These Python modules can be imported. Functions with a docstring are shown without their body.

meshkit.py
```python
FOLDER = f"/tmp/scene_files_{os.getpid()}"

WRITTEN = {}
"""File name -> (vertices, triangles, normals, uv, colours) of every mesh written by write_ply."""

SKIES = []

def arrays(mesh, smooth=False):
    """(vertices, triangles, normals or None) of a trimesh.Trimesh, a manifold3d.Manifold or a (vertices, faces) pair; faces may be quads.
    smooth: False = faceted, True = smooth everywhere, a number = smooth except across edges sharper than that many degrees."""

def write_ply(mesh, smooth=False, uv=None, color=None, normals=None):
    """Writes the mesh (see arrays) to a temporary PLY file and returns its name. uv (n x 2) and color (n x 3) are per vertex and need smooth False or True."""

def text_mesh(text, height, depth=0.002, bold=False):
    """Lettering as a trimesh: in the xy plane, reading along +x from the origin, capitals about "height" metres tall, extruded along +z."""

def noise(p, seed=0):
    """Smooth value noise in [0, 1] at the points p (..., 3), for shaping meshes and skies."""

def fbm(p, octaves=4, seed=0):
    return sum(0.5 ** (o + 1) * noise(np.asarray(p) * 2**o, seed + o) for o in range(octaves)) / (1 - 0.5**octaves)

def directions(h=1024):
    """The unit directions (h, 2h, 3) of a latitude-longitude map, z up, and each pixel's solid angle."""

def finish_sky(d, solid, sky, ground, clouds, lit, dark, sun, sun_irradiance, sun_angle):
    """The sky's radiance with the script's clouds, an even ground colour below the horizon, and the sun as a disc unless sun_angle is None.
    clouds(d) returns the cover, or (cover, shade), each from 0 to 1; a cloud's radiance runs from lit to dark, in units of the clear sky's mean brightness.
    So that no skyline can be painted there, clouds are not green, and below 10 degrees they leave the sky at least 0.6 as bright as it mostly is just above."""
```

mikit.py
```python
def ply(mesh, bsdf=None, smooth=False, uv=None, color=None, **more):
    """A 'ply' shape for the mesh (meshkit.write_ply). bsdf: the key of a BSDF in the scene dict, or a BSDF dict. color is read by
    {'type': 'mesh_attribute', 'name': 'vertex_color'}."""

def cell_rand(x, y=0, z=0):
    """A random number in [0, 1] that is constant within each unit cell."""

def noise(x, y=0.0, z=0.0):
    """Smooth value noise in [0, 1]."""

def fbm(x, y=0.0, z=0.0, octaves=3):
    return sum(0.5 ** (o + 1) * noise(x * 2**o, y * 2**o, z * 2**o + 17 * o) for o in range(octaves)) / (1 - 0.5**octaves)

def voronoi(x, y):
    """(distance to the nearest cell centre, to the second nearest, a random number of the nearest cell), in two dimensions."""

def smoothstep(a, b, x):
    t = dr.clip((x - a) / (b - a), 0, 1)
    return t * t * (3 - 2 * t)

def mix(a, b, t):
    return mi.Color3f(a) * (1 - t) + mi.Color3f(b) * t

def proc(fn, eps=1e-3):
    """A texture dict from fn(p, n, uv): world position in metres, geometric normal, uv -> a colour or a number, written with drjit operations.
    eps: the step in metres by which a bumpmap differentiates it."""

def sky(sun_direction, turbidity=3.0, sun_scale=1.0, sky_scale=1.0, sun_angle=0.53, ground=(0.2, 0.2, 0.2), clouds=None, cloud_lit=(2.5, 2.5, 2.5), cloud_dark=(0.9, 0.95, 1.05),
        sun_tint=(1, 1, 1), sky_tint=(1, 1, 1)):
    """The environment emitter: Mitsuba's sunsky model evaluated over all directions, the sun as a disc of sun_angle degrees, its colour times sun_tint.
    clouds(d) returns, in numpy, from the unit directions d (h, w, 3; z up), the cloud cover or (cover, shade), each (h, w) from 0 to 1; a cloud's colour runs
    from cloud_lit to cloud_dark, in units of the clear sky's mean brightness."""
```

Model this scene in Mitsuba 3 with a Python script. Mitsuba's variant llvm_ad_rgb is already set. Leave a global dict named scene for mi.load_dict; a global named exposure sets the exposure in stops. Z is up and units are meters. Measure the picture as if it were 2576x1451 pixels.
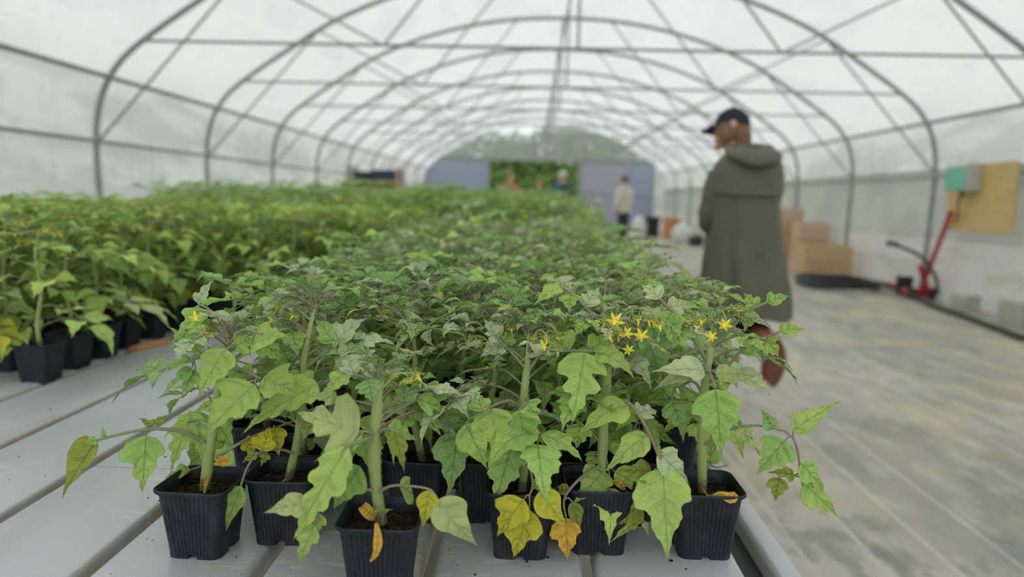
import math, random, zlib
import numpy as np, trimesh, manifold3d as m3
import drjit as dr
import mitsuba as mi, mikit, meshkit
from mikit import noise, fbm, cell_rand, smoothstep, mix
T = mi.ScalarTransform4f
scene, labels = {}, {}

# ------------------------------------------------------------------ camera
F, EYE = 1850.0, np.array([0.0, 0.0, 1.155])          # focal length in pixels of the 2576 x 1451 frame; the eye is 1.155 m above the floor
_vp, _roll = (1342.0, 500.0), 0.024                    # where the house's long lines meet, and the tilt of the horizon
_y = np.array([(_vp[0] - 1288) / F, (725.5 - _vp[1]) / F, 1.0]); _y /= np.linalg.norm(_y)
_x = np.array([1, -_roll, 0.0]); _x -= _y * (_x @ _y); _x /= np.linalg.norm(_x)
_z = np.cross(_y, _x); _z *= np.sign(_z[1])
CAM = np.stack([_x, _y, _z], 1)                        # world -> (right, up, forward)
scene['camera'] = {'type': 'thinlens', 'fov_axis': 'x', 'fov': math.degrees(2 * math.atan(1288 / F)), 'aperture_radius': 0.0048, 'focus_distance': 0.93,
                   'near_clip': 0.05, 'far_clip': 300.0,
                   'to_world': T().look_at(origin=EYE.tolist(), target=(EYE + CAM.T @ [0, 0, 1]).tolist(), up=(CAM.T @ [0, 1, 0]).tolist())}

# ------------------------------------------------------------------ sky (an even overcast)
def overcast(d):
    return np.ones(d.shape[:2]), 0.35 * meshkit.fbm(d * [3, 3, 6] + 4, 3) + 0.12
scene['sky'] = mikit.sky((0.3, -0.5, 0.8), turbidity=5, sun_scale=0.0, clouds=overcast, cloud_lit=(1.06, 1.06, 1.06), cloud_dark=(0.86, 0.90, 0.95), ground=(0.25, 0.25, 0.22))
exposure = 3.4

def at(px, py, y):
    """World point at distance y along the house, seen at that pixel."""
    r = CAM.T @ np.array([(px - 1288) / F, (725.5 - py) / F, 1.0]); return EYE + r * y / r[1]
def atz(px, py, z):
    r = CAM.T @ np.array([(px - 1288) / F, (725.5 - py) / F, 1.0]); return EYE + r * (z - EYE[2]) / r[2]
def V(*a): return np.array(a, float)
def unit(a): a = np.asarray(a, float); return a / (np.linalg.norm(a) + 1e-12)

# ------------------------------------------------------------------ helpers
def tag(key, label, cat=None, group=None, kind=None):
    d = {}
    if label: d['label'] = label
    if cat: d['category'] = cat
    if group: d['group'] = group
    if kind: d['kind'] = kind
    labels[key] = d
def add(key, mesh, bsdf, smooth=30, **k):
    while key in scene: key = bump(key)
    scene[key] = mikit.ply(mesh, bsdf, smooth=smooth, **k); return key
def bump(key):
    head, _, last = key.rpartition('__')
    p = last.rsplit('_', 1)
    last = f'{p[0]}_{int(p[1]) + 1:03d}' if len(p) == 2 and p[1].isdigit() and len(p[1]) == 3 else last + '_001'
    return head + '__' + last if head else last
def num(name, i): return name if i == 0 else f'{name}_{i:03d}'
def join(parts):
    vs, fs, us, n = [], [], [], 0
    for p in parts:
        vs.append(p[0]); fs.append(np.asarray(p[1]) + n); n += len(p[0])
        if len(p) > 2: us.append(p[2])
    return (np.vstack(vs), np.vstack(fs)) + ((np.vstack(us),) if us else ())
def tri(q): q = np.asarray(q); return np.vstack([q[:, [0, 1, 2]], q[:, [0, 2, 3]]])
def tube(pts, rad, sides=8, cap=True):
    p = np.asarray(pts, float); n = len(p)
    rad = np.broadcast_to(np.asarray(rad, float), (n,))
    t = np.gradient(p, axis=0); t /= np.linalg.norm(t, axis=1, keepdims=True) + 1e-12
    a = np.zeros_like(p); ref = V(0, 0, 1) if abs(t[0, 2]) < 0.9 else V(1, 0, 0)
    a[0] = unit(np.cross(t[0], ref))
    for i in range(1, n):
        a[i] = unit(a[i - 1] - t[i] * (a[i - 1] @ t[i]))
    b = np.cross(t, a); an = np.arange(sides) * 2 * np.pi / sides
    v = p[:, None] + rad[:, None, None] * (np.cos(an)[None, :, None] * a[:, None] + np.sin(an)[None, :, None] * b[:, None])
    i, j = np.meshgrid(np.arange(n - 1), np.arange(sides), indexing='ij')
    q = np.stack([i * sides + j, i * sides + (j + 1) % sides, (i + 1) * sides + (j + 1) % sides, (i + 1) * sides + j], -1).reshape(-1, 4)
    v, f = v.reshape(-1, 3), tri(q)
    if cap:
        k = np.arange(sides); c0, c1 = len(v), len(v) + 1
        v = np.vstack([v, p[:1], p[-1:]]); e = (n - 1) * sides
        f = np.vstack([f, np.stack([k * 0 + c0, (k + 1) % sides, k], 1), np.stack([k * 0 + c1, e + k, e + (k + 1) % sides], 1)])
    return v, f
def spline(ctrl, n):
    """Catmull-Rom through the control points."""
    c = np.asarray(ctrl, float); c = np.vstack([2 * c[0] - c[1], c, 2 * c[-1] - c[-2]])
    m = len(c) - 3; out = []
    for s in np.linspace(0, m - 1e-9, n):
        i = int(s); u = s - i; p0, p1, p2, p3 = c[i:i + 4]
        out.append(0.5 * (2 * p1 + (p2 - p0) * u + (2 * p0 - 5 * p1 + 4 * p2 - p3) * u * u + (3 * p1 - p0 - 3 * p2 + p3) * u ** 3))
    return np.array(out)
def box(a, b, r=0.0):
    """Box between two corners; r rounds its edges."""
    a, b = np.minimum(a, b).astype(float), np.maximum(a, b).astype(float)
    if r <= 0:
        m = trimesh.creation.box(bounds=[a, b]); return m.vertices.copy(), m.faces.copy()
    r = min(r, *(0.49 * (b - a))); s = m3.Manifold.sphere(r, 8)
    h = m3.Manifold.batch_hull([s.translate([float(x) for x in np.where(k, b - r, a + r)]) for k in np.ndindex(2, 2, 2)])
    m = h.to_mesh(); return m.vert_properties[:, :3].copy(), m.tri_verts.copy()
def obox(center, ex, ey, ez, hx, hy, hz, r=0.0):
    v, f = box(V(-hx, -hy, -hz), V(hx, hy, hz), r)
    return v @ np.stack([ex, ey, ez]) + center, f
def loft(rings, cap0=True, cap1=True):
    """Closed rings of equal length, stacked."""
    r = np.asarray(rings, float); n, m = r.shape[:2]
    i, j = np.meshgrid(np.arange(n - 1), np.arange(m), indexing='ij')
    q = np.stack([i * m + j, i * m + (j + 1) % m, (i + 1) * m + (j + 1) % m, (i + 1) * m + j], -1).reshape(-1, 4)
    v, f = r.reshape(-1, 3), tri(q); k = np.arange(m)
    if cap0: v = np.vstack([v, r[0].mean(0)]); f = np.vstack([f, np.stack([k * 0 + len(v) - 1, (k + 1) % m, k], 1)])
    if cap1: v = np.vstack([v, r[-1].mean(0)]); f = np.vstack([f, np.stack([k * 0 + len(v) - 1, (n - 1) * m + k, (n - 1) * m + (k + 1) % m], 1)])
    return v, f
def grid_sheet(P):
    """Sheet from points P (n, m, 3)."""
    n, m = P.shape[:2]; i, j = np.meshgrid(np.arange(n - 1), np.arange(m - 1), indexing='ij')
    return P.reshape(-1, 3), tri(np.stack([i * m + j, i * m + j + 1, (i + 1) * m + j + 1, (i + 1) * m + j], -1).reshape(-1, 4))
def blob(center, radii, seed=0, amp=0.12, freq=2.0, sub=3):
    m = trimesh.creation.icosphere(sub); v = m.vertices * (1 + amp * (2 * meshkit.fbm(m.vertices * freq + seed * 7.3, 3, seed) - 1))[:, None]
    return v * radii + center, m.faces.copy()

# ------------------------------------------------------------------ materials
def pr(color, rough=0.6, metal=0.0, spec=0.5, two=True, **k):
    c = mikit.proc(color) if callable(color) else {'type': 'rgb', 'value': list(color)}
    d = {'type': 'principled', 'base_color': c, 'roughness': rough, 'metallic': metal, 'specular': spec, **k}
    return {'type': 'twosided', 'bsdf': d} if two else d
def mat(name, *a, **k): scene['m_' + name] = pr(*a, **k); return 'm_' + name

def film_color(p, n, uv):
    s = fbm(p.x * 3.0, p.y * 0.9, p.z * 1.3, 3); d = fbm(p.x * 14, p.y * 14, p.z * 9, 2)
    return mix((0.90, 0.925, 0.915), (0.84, 0.86, 0.865), smoothstep(0.35, 0.75, s)) * (1 - 0.05 * smoothstep(0.6, 0.8, d))
def film(color, trans, rough=0.5):
    return {'type': 'principledthin', 'base_color': mikit.proc(color) if callable(color) else {'type': 'rgb', 'value': list(color)}, 'roughness': rough, 'diff_trans': trans, 'eta': 1.3}
scene['m_roof_film'] = film(film_color, 1.25)
def side_color(p, n, uv):
    s = fbm(p.y * 1.1 + 2.0 * p.z, p.z * 4.5, 3.0, 3); d = fbm(p.y * 9, p.z * 3.0, 1.0, 2)
    return mix((0.86, 0.875, 0.875), (0.70, 0.72, 0.73), smoothstep(0.38, 0.72, s)) * (1 - 0.08 * smoothstep(0.55, 0.8, d))
scene['m_side_film'] = film(side_color, 1.15)
def net_color(p, n, uv):
    s = fbm(p.y * 1.4, p.z * 1.2, 8.0, 3); g = fbm(p.y * 22, p.z * 30, 2.0, 2)
    return mix((0.56, 0.585, 0.52), (0.50, 0.50, 0.49), smoothstep(0.35, 0.65, s)) * (0.93 + 0.12 * g)
scene['m_net'] = film(net_color, 0.9)
def skirt_color(p, n, uv):
    s = fbm(p.y * 1.3, p.z * 5.0, 5.0, 3); g = fbm(p.y * 12, p.z * 16, 2.0, 3)
    return mix((0.72, 0.70, 0.69), (0.60, 0.585, 0.50), smoothstep(0.45, 0.7, s)) * (0.92 + 0.14 * g)
scene['m_skirt'] = film(skirt_color, 0.5)
scene['m_clear_film'] = {'type': 'blendbsdf', 'weight': 0.62, 'a': film((0.80, 0.85, 0.87), 1.3), 'b': {'type': 'thindielectric', 'int_ior': 1.4}}
scene['m_blue_sheet'] = film((0.62, 0.66, 0.78), 1.1)
scene['m_lilac_sheet'] = film((0.68, 0.68, 0.76), 1.1)
def galv_color(p, n, uv):
    return mix((0.30, 0.33, 0.32), (0.40, 0.43, 0.42), fbm(p.x * 9, p.y * 9, p.z * 9, 3))
mat('galv', galv_color, 0.5, 0.35)
mat('dark_metal', (0.035, 0.036, 0.04), 0.5, 0.2)
def plank_color(p, n, uv):
    k = (0.272 - p.x) / 0.1935
    big = fbm(p.x * 9, p.y * 4, 1.0, 4); fine = fbm(p.x * 160, p.y * 70, 3.0, 3); q = cell_rand(dr.floor(k), 2, 5)
    c = mix((0.53, 0.555, 0.58), (0.45, 0.475, 0.495), smoothstep(0.3, 0.75, big)) * (0.95 + 0.07 * q)
    c = mix(c, (0.50, 0.515, 0.52), 0.22 * smoothstep(0.5, 0.75, fine))
    scratch = smoothstep(0.66, 0.74, fbm(p.x * 45, p.y * 190, 4.0, 2)) * smoothstep(0.5, 0.6, fbm(p.x * 6, p.y * 6, 12.0, 2))
    c = mix(c, (0.80, 0.81, 0.80), 0.35 * scratch)
    sand = smoothstep(0.52, 0.70, fbm(p.x * 7 + 3, p.y * 4, 9.0, 4)) * smoothstep(0.42, 0.62, fbm(p.x * 110, p.y * 90, 4.0, 3))
    c = mix(c, (0.58, 0.53, 0.44), 0.35 * sand)
    e = dr.abs(k - dr.floor(k) - 0.5)
    grit = smoothstep(0.405, 0.48, e + 0.09 * (fbm(p.x * 60, p.y * 14, 6.0, 4) - 0.5)) * smoothstep(0.30, 0.52, fbm(p.x * 90, p.y * 30, 2.0, 3))
    return mix(c, (0.44, 0.39, 0.30), 0.85 * grit)
mat('plank', plank_color, 0.36, 0.15, 0.5)
def floor_color(p, n, uv):
    big = fbm(p.x * 1.5 + 3, p.y * 0.8, 1.0, 4); sm = fbm(p.x * 9, p.y * 5, 2.0, 4); wv = fbm(p.x * 120, p.y * 120, 1.0, 1)
    c = mix((0.245, 0.24, 0.20), (0.315, 0.30, 0.24), smoothstep(0.3, 0.7, big))
    c = mix(c, (0.44, 0.375, 0.23), 0.6 * smoothstep(0.50, 0.72, fbm(p.x * 3.4 + 9, p.y * 1.9 + 4, 7.0, 5)))
    c = mix(c, (0.15, 0.16, 0.15), 0.5 * smoothstep(0.50, 0.72, fbm(p.x * 4.1 + 1, p.y * 2.1 + 40, 3.0, 5)))
    c = mix(c, (0.45, 0.43, 0.38), 0.4 * smoothstep(0.48, 0.75, sm))
    k = (p.x + 10.0) / 0.235; e = dr.abs(k - dr.floor(k) - 0.5); st = 0.15 + 0.85 * cell_rand(dr.floor(k), 3, 1)
    c = mix(c, (0.62, 0.59, 0.50), st * 0.5 * (1 - smoothstep(0.025, 0.06, e)) * smoothstep(0.22, 0.5, fbm(p.x * 5, p.y * 2.0, 5.0, 3)))
    k2 = (p.x + 10.06) / 0.33; e2 = dr.abs(k2 - dr.floor(k2) - 0.5)
    c = mix(c, (0.13, 0.13, 0.115), 0.35 * cell_rand(dr.floor(k2), 8, 1) * (1 - smoothstep(0.015, 0.05, e2)) * smoothstep(0.3, 0.55, fbm(p.x * 4, p.y * 1.5, 15.0, 3)))
    sandy = mix((0.50, 0.455, 0.38), (0.41, 0.37, 0.305), fbm(p.x * 9, p.y * 9, 6.0, 4))
    dust = smoothstep(0.40, 0.66, fbm(p.x * 1.1 + 2, p.y * 0.7 + 5, 21.0, 5)) * smoothstep(0.30, 0.60, fbm(p.x * 14, p.y * 8, 11.0, 3))   # trodden-in sand, in patches over the whole cloth
    return mix(c, sandy, 0.75 * dust) * (1.07 + 0.16 * wv)
mat('floor', floor_color, 0.55, 0.0, 0.5)
mat('grass', lambda p, n, uv: mix((0.10, 0.16, 0.045), (0.20, 0.27, 0.08), fbm(p.x * 2, p.y * 2, 1.0, 4)), 0.9, 0.0, 0.1)
def wood_color(a, b, k=1.0):
    return lambda p, n, uv: mix(a, b, fbm(p.x * 3 * k, p.y * 14 * k, p.z * 40 * k, 3)) 
mat('ply_board', lambda p, n, uv: mix((0.58, 0.40, 0.165), (0.70, 0.50, 0.22), fbm(p.y * 5, p.z * 22, 1.0, 4)), 0.6)
mat('crate_wood', lambda p, n, uv: mix((0.52, 0.36, 0.20), (0.66, 0.49, 0.29), fbm(p.x * 5, p.y * 5, p.z * 30, 3)), 0.75)
mat('crate_pink', lambda p, n, uv: mix((0.60, 0.40, 0.30), (0.68, 0.50, 0.38), fbm(p.x * 5, p.y * 5, p.z * 20, 3)), 0.75)
mat('shelf_wood', lambda p, n, uv: mix((0.44, 0.32, 0.20), (0.56, 0.43, 0.28), fbm(p.x * 5, p.y * 5, p.z * 20, 3)), 0.7)
mat('black_plastic', (0.022, 0.024, 0.027), 0.45)
mat('navy_plastic', (0.03, 0.04, 0.075), 0.5)
mat('white_plastic', (0.80, 0.80, 0.78), 0.5)
mat('grey_plastic', (0.50, 0.51, 0.50), 0.5)
mat('green_plastic', (0.16, 0.55, 0.40), 0.45)
mat('teal_plastic', (0.05, 0.33, 0.42), 0.5)
mat('dark_green', (0.02, 0.10, 0.085), 0.55)
mat('orange_box', lambda p, n, uv: mix((0.52, 0.24, 0.10), (0.60, 0.30, 0.14), fbm(p.x * 6, p.y * 6, p.z * 6, 3)), 0.7)
mat('red_paint', (0.42, 0.045, 0.055), 0.5)
mat('concrete', lambda p, n, uv: mix((0.36, 0.35, 0.32), (0.52, 0.51, 0.46), fbm(p.x * 12, p.y * 12, p.z * 12, 4)), 0.85)
mat('rubber', (0.035, 0.037, 0.04), 0.6)

def pot_color(p, n, uv):
    d = fbm(p.x * 55, p.y * 55, p.z * 30, 3); s = smoothstep(0.80, 0.88, noise(p.x * 1100, p.y * 1100, p.z * 1100))
    c = mix((0.011, 0.013, 0.020), (0.021, 0.024, 0.033), smoothstep(0.4, 0.7, d))
    return mix(c, (0.14, 0.14, 0.14), 0.35 * s)
mat('pot', pot_color, 0.46, 0.0, 0.4)
def soil_color(p, n, uv):
    return mix((0.012, 0.008, 0.006), (0.06, 0.040, 0.026), smoothstep(0.45, 0.8, fbm(p.x * 300, p.y * 300, p.z * 300, 3)))
mat('soil', soil_color, 0.95, 0.0, 0.1)
# --- leaves: uv.x = 4 * id + place along the midrib, uv.y = place between midrib (0) and margin (+-1); id = 8 * hue + shade
PAL = [(0.415, 0.63, 0.175), (0.51, 0.71, 0.195), (0.36, 0.565, 0.205), (0.58, 0.68, 0.41), (0.68, 0.68, 0.08), (0.33, 0.41, 0.095), (0.58, 0.70, 0.30), (0.85, 0.52, 0.09)]
VEIN = [(0.20, 0.27, 0.115), (0.33, 0.42, 0.17), (0.15, 0.24, 0.10), (0.27, 0.34, 0.19), (0.42, 0.33, 0.10), (0.17, 0.16, 0.07), (0.52, 0.54, 0.26), (0.45, 0.24, 0.08)]
def leaf_color(p, n, uv):
    g = dr.floor(uv.x * 0.25 + 1e-4); s = uv.x - 4 * g; hue = dr.floor(g * 0.125 + 1e-4); sh = (g - 8 * hue) / 7.0
    c, vc = mi.Color3f(PAL[0]), mi.Color3f(VEIN[0])
    for k in range(1, 8):
        c = dr.select(dr.abs(hue - k) < 0.5, mi.Color3f(PAL[k]), c); vc = dr.select(dr.abs(hue - k) < 0.5, mi.Color3f(VEIN[k]), vc)
    t = dr.abs(uv.y)
    big = fbm(p.x * 35, p.y * 35, p.z * 35, 2); fine = noise(p.x * 420, p.y * 420, p.z * 420)
    c = c * (0.80 + 0.34 * sh) * (0.86 + 0.28 * big) * (0.95 + 0.10 * fine)
    c = mix(c, c * mi.Color3f(1.30, 1.16, 0.85), 0.55 * smoothstep(0.52, 0.72, fbm(p.x * 22 + 5, p.y * 22, p.z * 22, 2)))
    q = 5.0 * s - 0.13 * t; lat = dr.abs(q - dr.floor(q) - 0.5); net = dr.abs(noise(p.x * 260 + 3, p.y * 260, p.z * 260) - 0.5)
    vein = dr.maximum(1 - smoothstep(0.018, 0.045, t), 0.8 * (1 - smoothstep(0.012, 0.045, lat)) * (1 - smoothstep(0.55, 0.95, t)))
    vein = dr.maximum(vein, 0.28 * (1 - smoothstep(0.02, 0.07, net)))
    c = mix(c, vc, 0.8 * vein)
    spot = smoothstep(0.66, 0.80, noise(p.x * 800 + 7, p.y * 800, p.z * 800)) * smoothstep(0.5, 0.62, fbm(p.x * 30 + 9, p.y * 30, p.z * 30, 2))
    c = mix(c, mi.Color3f(0.12, 0.16, 0.09), 0.22 * spot)
    return mix(c, c * mi.Color3f(0.72, 0.66, 0.66), 0.55 * smoothstep(0.93, 0.99, t))
def leaf_relief(p, n, uv):
    g = dr.floor(uv.x * 0.25 + 1e-4); s = uv.x - 4 * g; t = dr.abs(uv.y)
    q = 5.0 * s - 0.13 * t; lat = dr.abs(q - dr.floor(q) - 0.5)
    return 0.0011 * smoothstep(0.0, 0.32, lat) * (1 - smoothstep(0.6, 1.0, t)) + 0.0007 * smoothstep(0.0, 0.16, t) + 0.00022 * smoothstep(0.0, 0.2, dr.abs(noise(p.x * 260 + 3, p.y * 260, p.z * 260) - 0.5))
scene['m_leaf'] = {'type': 'bumpmap', 'arbitrary': mikit.proc(leaf_relief, 4e-4), 'scale': 1.6,
                   'bsdf': {'type': 'principledthin', 'base_color': mikit.proc(leaf_color), 'roughness': 0.5, 'diff_trans': 0.55, 'eta': 1.4, 'sheen': 0.2}}
def stem_color(p, n, uv):
    c = mix((0.29, 0.36, 0.13), (0.40, 0.48, 0.17), fbm(p.x * 60, p.y * 60, p.z * 25, 3))
    bark = 1 - smoothstep(0.803, 0.815, p.z + 0.022 * (fbm(p.x * 260, p.y * 260, p.z * 180, 3) - 0.5))   # the corky foot of the stem at the soil
    return mix(c, mix((0.075, 0.055, 0.035), (0.17, 0.13, 0.085), fbm(p.x * 500, p.y * 500, p.z * 200, 2)), 0.85 * bark)
mat('stem', stem_color, 0.6, 0.0, 0.35, sheen=0.5)
mat('petiole', lambda p, n, uv: mix((0.25, 0.27, 0.15), (0.27, 0.20, 0.165), smoothstep(0.4, 0.65, fbm(p.x * 25, p.y * 25, p.z * 25, 3))), 0.6, 0.0, 0.35, sheen=0.5)
mat('hair', (0.62, 0.66, 0.50), 0.6)
mat('petal', lambda p, n, uv: mix((0.95, 0.76, 0.03), (0.97, 0.86, 0.14), noise(p.x * 400, p.y * 400, p.z * 400)), 0.5, sheen=0.4)


# ------------------------------------------------------------------ the tunnel house
XC, Y0, Y1, BAY = 0.42, -2.0, 29.8, 2.5
HOOPS = [7.33 + BAY * k for k in range(0, 10)]
HALF = [(4.75, 0.0), (4.77, 0.9), (4.79, 1.62), (4.72, 2.05), (4.55, 2.36), (4.26, 2.62), (3.65, 3.03), (3.0, 3.42), (2.13, 3.76), (1.1, 3.99), (0.0, 4.06)]
prof = spline([(-a, b) for a, b in HALF] + [(a, b) for a, b in HALF[-2::-1]], 121)
def prof_at(z=None, x=None):
    h = prof[60:]
    return float(np.interp(-z, -h[:, 1], h[:, 0])) if z is not None else float(np.interp(abs(x), h[:, 0], h[:, 1]))
def hoop_pt(u, y, out=0.0):
    x, z = prof_at(z=u) if False else 0, 0
    return None
ys = np.linspace(Y0, Y1, 71)
OUT = 0.035
pn = np.gradient(prof, axis=0); pn = np.stack([-pn[:, 1], pn[:, 0]], 1); pn /= np.linalg.norm(pn, axis=1, keepdims=True)
outer = prof + pn * OUT                                     # the film lies on the hoops
up = [i for i in range(121) if prof[i, 1] > 1.60]
def sheet(idx, dy=0.0):
    P = np.array([[(outer[i, 0] + XC, y, outer[i, 1]) for i in idx] for y in ys]); return grid_sheet(P)
roof = [i for i in up if prof[i, 1] > 2.2]
lefts = [i for i in range(0, 60) if 1.57 < prof[i, 1] < 2.3]
add('ceiling', sheet(roof), 'm_roof_film', True); tag('ceiling', 'milky white film roof of the tunnel house stretched over its hoops', kind='structure')
def wavy(x, z0, z1, amp, seed, ny=240, nz=12):
    yy, zz = np.meshgrid(np.linspace(Y0, Y1, ny), np.linspace(z0, z1, nz), indexing='ij')
    off = amp * (2 * meshkit.fbm(np.stack([yy * 0.9 + zz * 1.3, zz * 2.2, yy * 0 + seed], -1), 3, seed) - 1) * np.clip((zz - z0) * (z1 - zz) * 12, 0, 1)
    return grid_sheet(np.stack([x + off, yy, zz], -1))
side_l = sheet(lefts); side_r = sheet([120 - i for i in lefts][::-1])
add('wall_left', join([side_l, wavy(XC - 4.81, 0.5, 1.63, 0.03, 3)]), 'm_side_film', True); tag('wall_left', 'pale creased film side wall of the tunnel on the left', kind='structure')
add('wall_left__skirt', wavy(XC - 4.80, -0.02, 0.52, 0.01, 4), 'm_skirt', True)
add('wall_right', side_r, 'm_side_film', True); tag('wall_right', 'film side wall of the tunnel on the right, grey net below a rail', kind='structure')
add('wall_right__net', wavy(XC + 4.81, 0.78, 1.66, 0.02, 5), 'm_net', True); labels['wall_right__net'] = {'label': 'grey-green translucent roll-up side panel'}
add('wall_right__skirt', wavy(XC + 4.80, -0.02, 0.80, 0.015, 6), 'm_skirt', True); labels['wall_right__skirt'] = {'label': 'off-white ground skirt'}

# ground
fl = grid_sheet(np.array([[(x, y, 0.004 * math.sin(1.7 * x + 0.9 * y)) for x in np.linspace(XC - 4.86, XC + 4.86, 40)] for y in np.linspace(Y0, Y1 + 0.3, 140)]))
add('floor', fl, 'm_floor', True); tag('floor', 'woven ground cover with pale lengthwise lines and sandy dirt', kind='structure')
add('ground', box((-60, -30, -0.3), (60, 110, -0.03)), 'm_grass', False); tag('ground', 'grass around the tunnel house', kind='structure')

# end walls
def arch_wall(y, hole=None, zmin=-0.02, t=0.012):
    from shapely.geometry import Polygon, box as sbox
    pol = Polygon([(x + XC, z) for x, z in outer] + [(XC + 4.8, zmin), (XC - 4.8, zmin)]).buffer(0)
    return pol, sbox
pol, sbox = arch_wall(Y1)
DX0, DX1, DZ = -1.80, 1.78, 2.66                            # the doorway in the far end
def flat(polygon, y, t=0.01):
    parts = []
    for g in getattr(polygon, 'geoms', [polygon]):
        if g.geom_type != 'Polygon' or g.is_empty: continue
        m = trimesh.creation.extrude_polygon(g, t, engine='earcut'); v = m.vertices
        parts.append((np.stack([v[:, 0], y + v[:, 2], v[:, 1]], 1), m.faces[:, ::-1]))
    return join(parts)
def sheet_flat(polygon, y):
    import shapely.ops
    parts = []
    for g in getattr(polygon, 'geoms', [polygon]):
        if g.geom_type != 'Polygon' or g.is_empty: continue
        v, f = trimesh.creation.triangulate_polygon(g, engine='earcut')
        parts.append((np.stack([v[:, 0], v[:, 0] * 0 + y, v[:, 1]], 1), f))
    return join(parts)
upper = pol.intersection(sbox(-10, 2.72, 10, 6)); lower = pol.intersection(sbox(-10, -1, 10, 2.72)).difference(sbox(DX0, -1, DX1, DZ))
add('wall_back', sheet_flat(lower, Y1), 'm_side_film', False); tag('wall_back', 'far end wall of the tunnel with a wide open doorway', kind='structure')
add('wall_back__clear_panel', sheet_flat(upper, Y1), 'm_clear_film', False); labels['wall_back__clear_panel'] = {'label': 'clearer film in the arch above the doorway'}
add('wall_front', sheet_flat(pol.difference(sbox(-2.4, -1, 3.2, 2.9)), Y0), 'm_side_film', False); tag('wall_front', 'film end wall behind the viewer with an opening added to light the front leaves', kind='structure')  # unseen wall; its wide opening is added so sky light fills the front leaves
fr = [box((DX0 - 0.06, Y1 - 0.05, 0), (DX0, Y1 + 0.03, 2.72)), box((DX1, Y1 - 0.05, 0), (DX1 + 0.06, Y1 + 0.03, 2.72)), box((DX0 - 2.9, Y1 - 0.05, 2.70), (DX1 + 3.3, Y1 + 0.03, 2.78)),
      box((-0.05, Y1 - 0.05, 2.78), (0.02, Y1 + 0.02, 4.0)), box((1.98, Y1 - 0.05, 2.78), (2.05, Y1 + 0.02, 3.75))]
add('trim_1', join(fr), 'm_galv', 30); tag('trim_1', 'grey steel frame of the end doorway with its sliding rail', kind='structure')
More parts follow.
